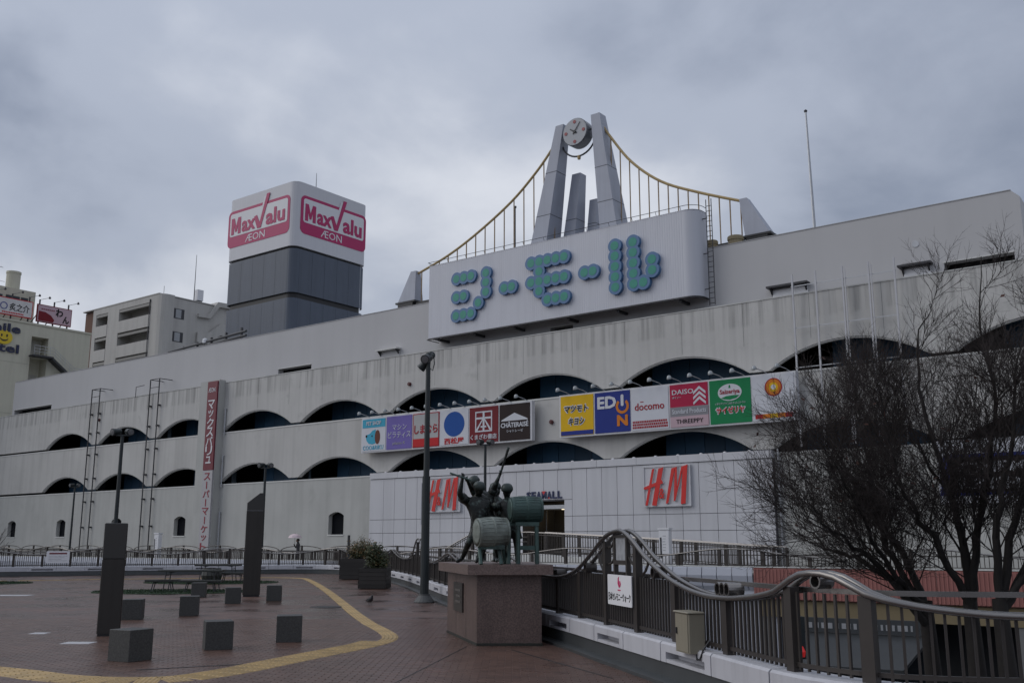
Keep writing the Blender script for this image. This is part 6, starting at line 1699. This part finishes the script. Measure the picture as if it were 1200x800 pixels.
def drum(c, ax_, L, r, m, name='drum'):
    ax_ = Vector(ax_).normalized(); c = Vector(c); h = L / 2
    d = MB().lathe([(r * 0.89, -h), (r * 0.965, -h * 0.55), (r, 0), (r * 0.965, h * 0.55), (r * 0.89, h)], c, 26, ax_).build(name, m, stt, og, smooth=False)
    for s_ in (-1, 1):
        MB().lathe([(r * 0.87, s_ * h * 1.0), (r * 0.93, s_ * h * 1.0), (r * 0.955, s_ * h * 0.86), (r * 0.90, s_ * h * 0.85)], c, 26, ax_).build('hoop', m, d, og)
        MB().lathe([(r * 0.87, s_ * (h + 0.001)), (r * 0.6, s_ * (h + 0.012)), (r * 0.2, s_ * (h + 0.02)), (0.01, s_ * (h + 0.021))], c, 26, ax_).build('drum_skin', m, d, og, smooth=True)
    for k in range(24):
        a = 2 * math.pi * k / 24
        u_ = ax_.orthogonal().normalized(); w_ = ax_.cross(u_)
        q = lambda rr, t_: c + ax_ * t_ + (u_ * math.cos(a) + w_ * math.sin(a)) * rr
        MB().tube([q(r * .93, -h * .8), q(r * .985, -h * .4), q(r * 1.002, 0), q(r * .985, h * .4), q(r * .93, h * .8)], 0.005, 4).build('stave_rib', m, d, og)
    MB().lathe([(r * 1.002, -0.02), (r * 1.03, -0.015), (r * 1.03, 0.015), (r * 1.002, 0.02)], c, 26, ax_).build('hoop', m, d, og)
    return d
drum((-0.35, 17.3, 1.845), (0.93, 0.34, 0.03), 0.53, 0.255, M_brp)
drum((0.235, 17.65, 2.235), (0.97, 0.24, 0.02), 0.55, 0.235, M_brg)
def legs(nm, pts, m, r=0.035):
    s_ = MB(); s_.box(*pts[0]); o = s_.build(nm, m, stt, og)
    for q in pts[1:]: MB().tube(q, r, 6).build('leg', m, o, og)
    return o
legs('drum_stand', [(-0.58, -0.12, 17.2, 17.5, 1.56, 1.63), [(-0.55, 17.22, 1.57), (-0.52, 17.1, 1.315)], [(-0.22, 17.3, 1.57), (-0.18, 17.2, 1.315)], [(-0.52, 17.48, 1.57), (-0.55, 17.6, 1.315)], [(-0.16, 17.5, 1.57), (-0.12, 17.62, 1.315)]], M_brg, 0.032)
st2 = legs('drum_stand', [(0.06, 0.47, 17.48, 17.86, 1.955, 2.02), [(0.11, 17.52, 1.96), (0.11, 17.46, 1.315)], [(0.425, 17.52, 1.96), (0.43, 17.46, 1.315)], [(0.11, 17.82, 1.96), (0.10, 17.9, 1.315)], [(0.43, 17.82, 1.96), (0.44, 17.9, 1.315)], [(-0.05, 17.62, 1.97), (-0.06, 17.5, 1.315)]], M_brg, 0.037)
MB().box(0.11, 0.43, 17.475, 17.505, 1.55, 1.62).build('stretcher', M_brg, st2, og)
MB().box(-0.06, 0.07, 17.6, 17.66, 1.96, 2.02).build('stretcher', M_brg, st2, og)

# ------------------------------------------------------------------ person with umbrella on the walkway
x, y, _ = W(-12.9, -5.2); z = 0.35
def jshift(J, p): return {k: (v if k == 'face' else (v[0] + p[0], v[1] + p[1], v[2] + p[2])) for k, v in J.items()}
WALK = dict(pel=(0, 0, .86), spi=(0, 0, 1.02), che=(0, 0, 1.22), nek=(0, -.01, 1.38), hed=(0, -.03, 1.51), shL=(.17, 0, 1.29), elL=(.2, .02, 1.03), haL=(.2, -.12, .86), shR=(-.17, 0, 1.29), elR=(-.2, -.06, 1.05), haR=(-.08, -.22, 1.22), hiL=(.08, 0, .82), knL=(.09, -.12, .46), anL=(.09, -.06, .08), toL=(.09, -.2, .04), hiR=(-.08, 0, .82), knR=(-.08, .02, .45), anR=(-.08, .2, .1), toR=(-.08, .1, .04), face=(0, -1, 0))
pr = thing('person', 'person in dark clothes walking under a pale umbrella beyond the far fence', 'person', (x, y, z), R(-60))
figure('body', WALK, mat('dark_clothes', (0.03, 0.03, 0.035), 0.8), pr, 1.0)
h = Vector(WALK['hed']); MB().lathe([(0.11, -0.02), (0.112, 0.04), (0.08, 0.1), (0.02, 0.118)], h + Vector((0, .015, 0)), 12).build('hair', M_black, pr, smooth=True)
MB().lathe([(0.07, -0.05), (0.088, 0), (0.075, 0.06)], h + Vector((0, -.03, -.02)), 10).build('face', mat('skin', (0.4, 0.25, 0.18), 0.6), pr, smooth=True)
um = thing('umbrella', 'pale pink umbrella held up beyond the far fence', 'umbrella', (x, y, z), R(-60))
M_um = mat('pale_pink_cloth', (0.62, 0.50, 0.52), 0.6, var=0.05)
mb = MB(); n = 8; vs = [(-.08, -.2, 1.93)]; ring_n = 3
for j in range(1, ring_n + 1):
    a = j / ring_n
    for k in range(n * 2):
        t_ = 2 * math.pi * k / (n * 2); rr = 0.44 * math.sin(a * 1.35) / math.sin(1.35) * (1 if k % 2 == 0 else 0.965)
        vs.append((-.08 + rr * math.cos(t_), -.2 + rr * math.sin(t_), 1.93 - 0.26 * (1 - math.cos(a * 1.35)) / (1 - math.cos(1.35))))
m2 = n * 2
mb.add(vs, [(0, 1 + k, 1 + (k + 1) % m2) for k in range(m2)] + [(1 + j * m2 + k, 1 + (j + 1) * m2 + k, 1 + (j + 1) * m2 + (k + 1) % m2, 1 + j * m2 + (k + 1) % m2) for j in range(ring_n - 1) for k in range(m2)])
mb.build('canopy', M_um, um); MB().tube([(-.08, -.2, 1.99), (-.08, -.2, 1.12)], 0.01, 5).build('shaft', M_dsteel, um)

# ------------------------------------------------------------------ pigeon
pg = thing('pigeon', 'dark pigeon standing on the plaza near the planters', 'pigeon', (-3.9, 28.2, 0), R(35))
M_pgn = mat('pigeon_grey', (0.03, 0.03, 0.036), 0.6, var=0.25, vs=30)
def skin_simple(name, V, E_, RR, m, parent):
    me = bpy.data.meshes.new(name); me.from_pydata(V, E_, []); o = bpy.data.objects.new(name, me); col.objects.link(o)
    o.modifiers.new('skin', 'SKIN').use_smooth_shade = True
    for i, r in enumerate(RR): me.skin_vertices[0].data[i].radius = (r, r)
    me.skin_vertices[0].data[0].use_root = True
    o.modifiers.new('sub', 'SUBSURF').levels = 1
    dg = bpy.context.evaluated_depsgraph_get(); dg.update()
    m2 = bpy.data.meshes.new_from_object(o.evaluated_get(dg)); bpy.data.objects.remove(o); m2.materials.clear(); m2.materials.append(m); m2.shade_smooth(); m2.name = name
    return link(name, m2, parent)
skin_simple('body', [(0, 0, .15), (0, -.08, .18), (0, -.12, .235), (0, -.13, .275), (0, -.175, .27), (0, .1, .135), (0, .2, .11), (.03, .0, .1), (.03, -.01, .012), (.03, -.05, .006), (-.03, .0, .1), (-.03, -.01, .012), (-.03, -.05, .006)],
            [(0, 1), (1, 2), (2, 3), (3, 4), (0, 5), (5, 6), (0, 7), (7, 8), (8, 9), (0, 10), (10, 11), (11, 12)], [.075, .06, .034, .03, .007, .055, .024, .012, .006, .006, .012, .006, .006], M_pgn, pg)
for s_ in (-1, 1):
    MB().add([(s_ * .06, -.08, .2), (s_ * .078, 0, .19), (s_ * .06, .14, .13), (s_ * .02, .24, .11), (s_ * .05, .08, .10), (s_ * .07, -.04, .13)], [(0, 1, 2, 3, 4, 5)]).build('wing', M_pgn, pg)

# ================================================================== street level beyond the railing
tan = mat('tan_render', (0.19, 0.15, 0.085), 0.8, var=0.15, vs=0.8)
t = mthing('lower_arcade', 'low tan topped arcade wall under the walkway behind the trees', 'wall', 20, WO, -5.5)
og = (20, WO, -5.5)
MB().box(18.2, 40, WO + 0.15, WO + 0.5, -1.35, -0.67).build('tan_lintel', tan, t, og)
MB().box(18.2, 40, WO + 4.0, WO + 4.3, -5.5, -0.67).build('rear_wall', M_dark, t, og)
u = 18.2
while u < 40: MB().box(u, u + 0.5, WO + 0.2, WO + 0.7, -5.5, -1.352).build('column', mat('grey_column', (0.16, 0.16, 0.16), 0.8), t, og); u += 5
t = mthing('lower_shopfront', 'blue grey panelled shop wall below the walkway fascia', 'wall', 5, WO, -5.5)
og = (5, WO, -5.5); u = -20.0
while u < 18: MB().box(u + 0.02, u + 1.48, WO + 0.3, WO + 0.45, -5.5, -0.56).build('wall_panel', M_fas, t, og); u += 1.5
MB().box(-20, 18.1, WO + 0.46, WO + 0.7, -5.5, -0.56).build('backing', M_gap, t, og)
# bus shelter
bsx, bsy = 11.0, 33.0
t = thing('bus_shelter', 'dark glass bus shelter with a sloping grey roof below the railing', 'bus shelter', (bsx, bsy, -5.5), R(-32))
MB().add([(-1.6, -1.3, 3.45), (1.6, -1.3, 3.45), (2.0, 1.3, 4.25), (-2.0, 1.3, 4.25), (-1.6, -1.3, 3.35), (1.6, -1.3, 3.35), (2.0, 1.3, 4.15), (-2.0, 1.3, 4.15)], [(0, 1, 2, 3), (7, 6, 5, 4), (0, 4, 5, 1), (1, 5, 6, 2), (2, 6, 7, 3), (3, 7, 4, 0)]).build('roof', mat('shelter_roof', (0.032, 0.035, 0.037), 0.45, var=0.1), t)
for x in (-1.9, -0.6, 0.65, 1.9): MB().box(x - .05, x + .05, 1.05, 1.15, 0, 4.1).build('post', M_dsteel, t)
for k in range(3): MB().box(-1.84 + 1.25 * k, -0.66 + 1.25 * k, 1.08, 1.1, 0.3, 4.0).build('glass_pane', M_glassd, t)
MB().box(-2.0, 2.0, 1.2, 1.28, 4.26, 4.72).build('name_band', mat('dark_band', (0.05, 0.055, 0.06), 0.4), t)
mb = MB(); r_ = random.Random(5); x = -1.85
while x < 1.7: w = r_.uniform(.06, .15); mb.box(x, x + w, 1.188, 1.199, 4.38, 4.56); x += w + .09
mb.build('band_print', M_steel, t, kind='stuff')
MB().box(-1.6, 1.6, 0.5, 0.9, 0.42, 0.47).build('bench', M_dsteel, t)
tag_sig = thing('tail_lamp_post', 'small red lamp on a dark post seen through the balusters', 'signal lamp', (5.62, 20.3, -5.5))
MB().tube([(0, 0, 0), (0, 0, 5.0)], 0.06, 8).build('post', M_dsteel, tag_sig)
MB().lathe([(0.08, -.1), (0.1, 0), (0.05, .1)], (0, -.1, 5.1), 10).build('red_lens', mat('red_lamp', (0.5, 0.02, 0.02), 0.4, var=0, emis=0.25), tag_sig)
hs = MB().box(-.12, .12, -.06, .12, 4.95, 5.75).build('housing', M_lamp, tag_sig)

# ================================================================== bare trees
def tube3(mb, pts, r0, r1, n):
    k = len(pts); mb.tube(pts, [r0 + (r1 - r0) * i / (k - 1) for i in range(k)], n, caps=False)
def path_interp(P, f):
    L = [0]
    for a, b in zip(P, P[1:]): L.append(L[-1] + (b - a).length)
    d = f * L[-1]
    for i in range(len(P) - 1):
        if d <= L[i + 1] or i == len(P) - 2:
            t_ = (d - L[i]) / max(L[i + 1] - L[i], 1e-6); return P[i].lerp(P[i + 1], t_), (P[i + 1] - P[i]).normalized()
def grow(r_, mbs, p, d, L, rad, level, leaves):
    n = (7, 6, 5, 3, 2)[level] ; pts = [p]; q = p.copy(); dd = d.copy()
    for k in range(n):
        wob = Vector((r_.gauss(0, 1), r_.gauss(0, 1), r_.gauss(0, .6))) * (0.085 if level < 2 else 0.12)
        dd = (dd + wob + Vector((0, 0, 0.05))).normalized(); q = q + dd * (L / n); pts.append(q.copy())
    tube3(mbs[min(level, 2)], pts, rad, rad * 0.35, 5 if level == 1 else 3)
    if level >= 4: return
    cnt = {1: 8, 2: 5, 3: 3}[level]
    for k in range(cnt):
        f = 0.18 + 0.8 * (k + r_.random() * .8) / cnt
        o, t_ = path_interp(pts, min(f, 1))
        ax_ = Vector((r_.gauss(0, 1), r_.gauss(0, 1), r_.gauss(0, 1))); ax_ = (ax_ - t_ * ax_.dot(t_)).normalized()
        ang = R(r_.uniform(20, 52)); nd = (t_ * math.cos(ang) + ax_ * math.sin(ang) + Vector((0, 0, 0.08))).normalized()
        ll = {1: r_.uniform(.7, 1.35), 2: r_.uniform(.4, .85), 3: r_.uniform(.2, .45)}[level] * (1.15 - 0.5 * f)
        grow(r_, mbs, o, nd, ll, {1: 0.0088, 2: 0.0052, 3: 0.0036}[level], level + 1, leaves)
    if level == 3 and r_.random() < 0.012: leaves.append((pts[-1], dd))
def bare_tree(label, base, trunk, limbs, seed, name='bare_tree', dens=4.8):
    r_ = random.Random(seed); t = thing(name, label, 'tree', base, 0, 'bare trees beyond the railing')
    og = base; mbt = MB(); mbs = [MB(), MB(), MB()]; leaves = []
    tp = [Vector(p) for p in trunk]
    tp = [Vector(p) for p in catmull([tuple(p) for p in tp], 4)]
    tube3(mbt, tp, 0.26, 0.15, 10)
    for P, r0 in limbs:
        pts = [Vector(p) for p in catmull([tuple(p) for p in P], 5)]
        pts = [p + Vector((r_.gauss(0, .03), r_.gauss(0, .03), r_.gauss(0, .03))) for p in pts]
        k = len(pts); mbt.tube(pts, [r0 * 0.8 * (1 - i / (k - 1)) ** 1.35 + 0.009 for i in range(k)], 7, caps=False)
        L = sum((b - a).length for a, b in zip(pts, pts[1:])); cnt = int(L * dens)
        for j in range(cnt):
            f = 0.12 + 0.88 * (j + r_.random()) / cnt
            o, t_ = path_interp(pts, min(f, 1.0))
            ax_ = Vector((r_.gauss(0, 1), r_.gauss(0, 1), r_.gauss(0, .8))); ax_ = (ax_ - t_ * ax_.dot(t_)).normalized()
            ang = R(r_.uniform(22, 60)); nd = (t_ * math.cos(ang) + ax_ * math.sin(ang) + Vector((0, 0, 0.14))).normalized()
            hi = min(max((o.z - 3.9) / 2.0, 0), 1)      # the crown thins out towards its leaders
            if r_.random() < 0.72 * hi: continue
            grow(r_, mbs, o, nd, r_.uniform(1.3, 2.6) * (1.1 - 0.45 * f) * (1 - 0.5 * hi), 0.016 * (1.15 - 0.6 * f), 1 if hi < 0.75 or r_.random() < .3 else 2, leaves)
    mbt.build('trunk', M_bark, t, og, smooth=True)
    mbs[1].build('branches', M_bark, t, og, kind='stuff'); mbs[2].build('crown', M_twig, t, og, kind='stuff')
    if leaves:
        ml = MB()
        for p, d in leaves[:70]:
            u_ = Vector((r_.gauss(0, 1), r_.gauss(0, 1), r_.gauss(0, 1))).normalized(); w_ = u_.orthogonal().normalized(); c = p + Vector((0, 0, -.05))
            ml.add([c - u_ * .07, c + w_ * .045, c + u_ * .07, c - w_ * .04], [(0, 1, 2, 3)])
        ml.build('dead_leaves', mat('dead_leaf', (0.06, 0.022, 0.014), 0.8), t, og)
    return t
M_twig = mat('dark_twig', (0.034, 0.026, 0.024), 0.9, var=0.2, vs=3)
bare_tree('large bare tree spreading low branches to the left, leftmost of the three', (9.9, 24.3, -5.5), [(9.9, 24.3, -5.5), (9.85, 24.2, -3), (9.72, 24.05, -1), (9.66, 24, 0.35)], [
    ([(9.68, 24, -0.25), (8.67, 23.6, 0.97), (7.8, 23.2, 1.59), (7.0, 22.8, 2.12), (6.6, 22.5, 2.81)], 0.12),
    ([(9.7, 24, 0.03), (9.36, 24.2, 1.29), (8.7, 24.4, 2.4), (8.1, 24.6, 3.54), (7.75, 24.8, 4.73)], 0.13),
    ([(9.6, 24, 0.1), (9.01, 24.4, 1.59), (8.79, 24.6, 3.23), (8.73, 25, 4.97), (8.71, 25, 6.17)], 0.11),
    ([(9.57, 24, 0.1), (8.54, 24.6, 1.19), (7.8, 25.2, 1.59), (7.25, 25.5, 2.22)], 0.10),
    ([(9.6, 24, 0.2), (8.7, 23.5, 1.1), (8.0, 23, 2.16), (7.4, 22.5, 3.09), (6.9, 22, 3.81)], 0.09)], 11)
bare_tree('tallest bare tree, with one thin leader rising above the arches', (10.4, 23.1, -5.5), [(10.4, 23.1, -5.5), (10.35, 23.1, -3), (10.28, 23, -1), (10.25, 23, 0.4)], [
    ([(10.25, 23, 0.1), (10.23, 23, 1.59), (10.03, 23.2, 3.14), (9.7, 23.4, 4.96), (9.82, 23.5, 6.42), (10.15, 23.5, 7.37)], 0.14),
    ([(10.25, 23, 0.1), (10.45, 22.8, 1.78), (10.8, 22.6, 3.48), (10.95, 22.4, 5.01), (10.76, 22.4, 6.7), (11.0, 22.4, 8.23)], 0.13),
    ([(10.24, 23, 0.3), (9.35, 22.6, 1.78), (8.77, 22.4, 2.71), (8.38, 22.2, 4.02), (8.16, 22, 5.14)], 0.11),
    ([(10.27, 23, 0.3), (10.46, 23.8, 2.38), (10.1, 24.4, 3.63), (9.92, 25, 4.97)], 0.09)], 23, dens=4.4)
bare_tree('bare tree at the right edge leaning right out of the picture', (10.75, 22.1, -5.5), [(10.75, 22.1, -5.5), (10.6, 22.1, -3), (10.48, 22, -1), (10.44, 22, 0.5)], [
    ([(10.42, 22, 0.17), (10.84, 22, 1.78), (11.36, 22, 3.44), (11.86, 22, 5.14), (12.16, 22, 6.51)], 0.14),
    ([(10.46, 22, 0.3), (10.35, 21.6, 2.13), (10.62, 21.2, 3.73), (10.76, 21, 5.17), (11.17, 21, 6.48)], 0.12),
    ([(10.47, 22, 0.3), (11.77, 22.4, 1.78), (13.0, 22.8, 3.11), (14.08, 23, 4.7)], 0.12),
    ([(10.44, 22, 0.3), (11.11, 21.6, 1.24), (11.63, 21, 1.6), (12.6, 21, 2.29)], 0.10)], 37, dens=4.0)
def small_tree():
    r_ = random.Random(5); t = thing('bare_tree', 'small bare tree at the far left edge against the white wall', 'tree', (-36.4, 71, -5.5))
    mb, mb2 = MB(), [MB(), MB(), MB()]
    mb.tube([(-36.4, 71, -5.5), (-36.35, 71, -1), (-36.2, 71, 1.0)], [.16, .12, .08], 6)
    for k in range(14):
        grow(r_, mb2, Vector((-36.25, 71, -0.5 + 0.12 * k)), Vector((r_.uniform(-.5, .8), r_.uniform(-.4, .4), 1)).normalized(), r_.uniform(1.4, 2.6), 0.03, 2, [])
    og = (-36.4, 71, -5.5); mb.build('trunk', M_bark, t, og); mb2[2].build('crown', M_twig, t, og, kind='stuff')
small_tree()

bpy.data.objects.remove(_fo)
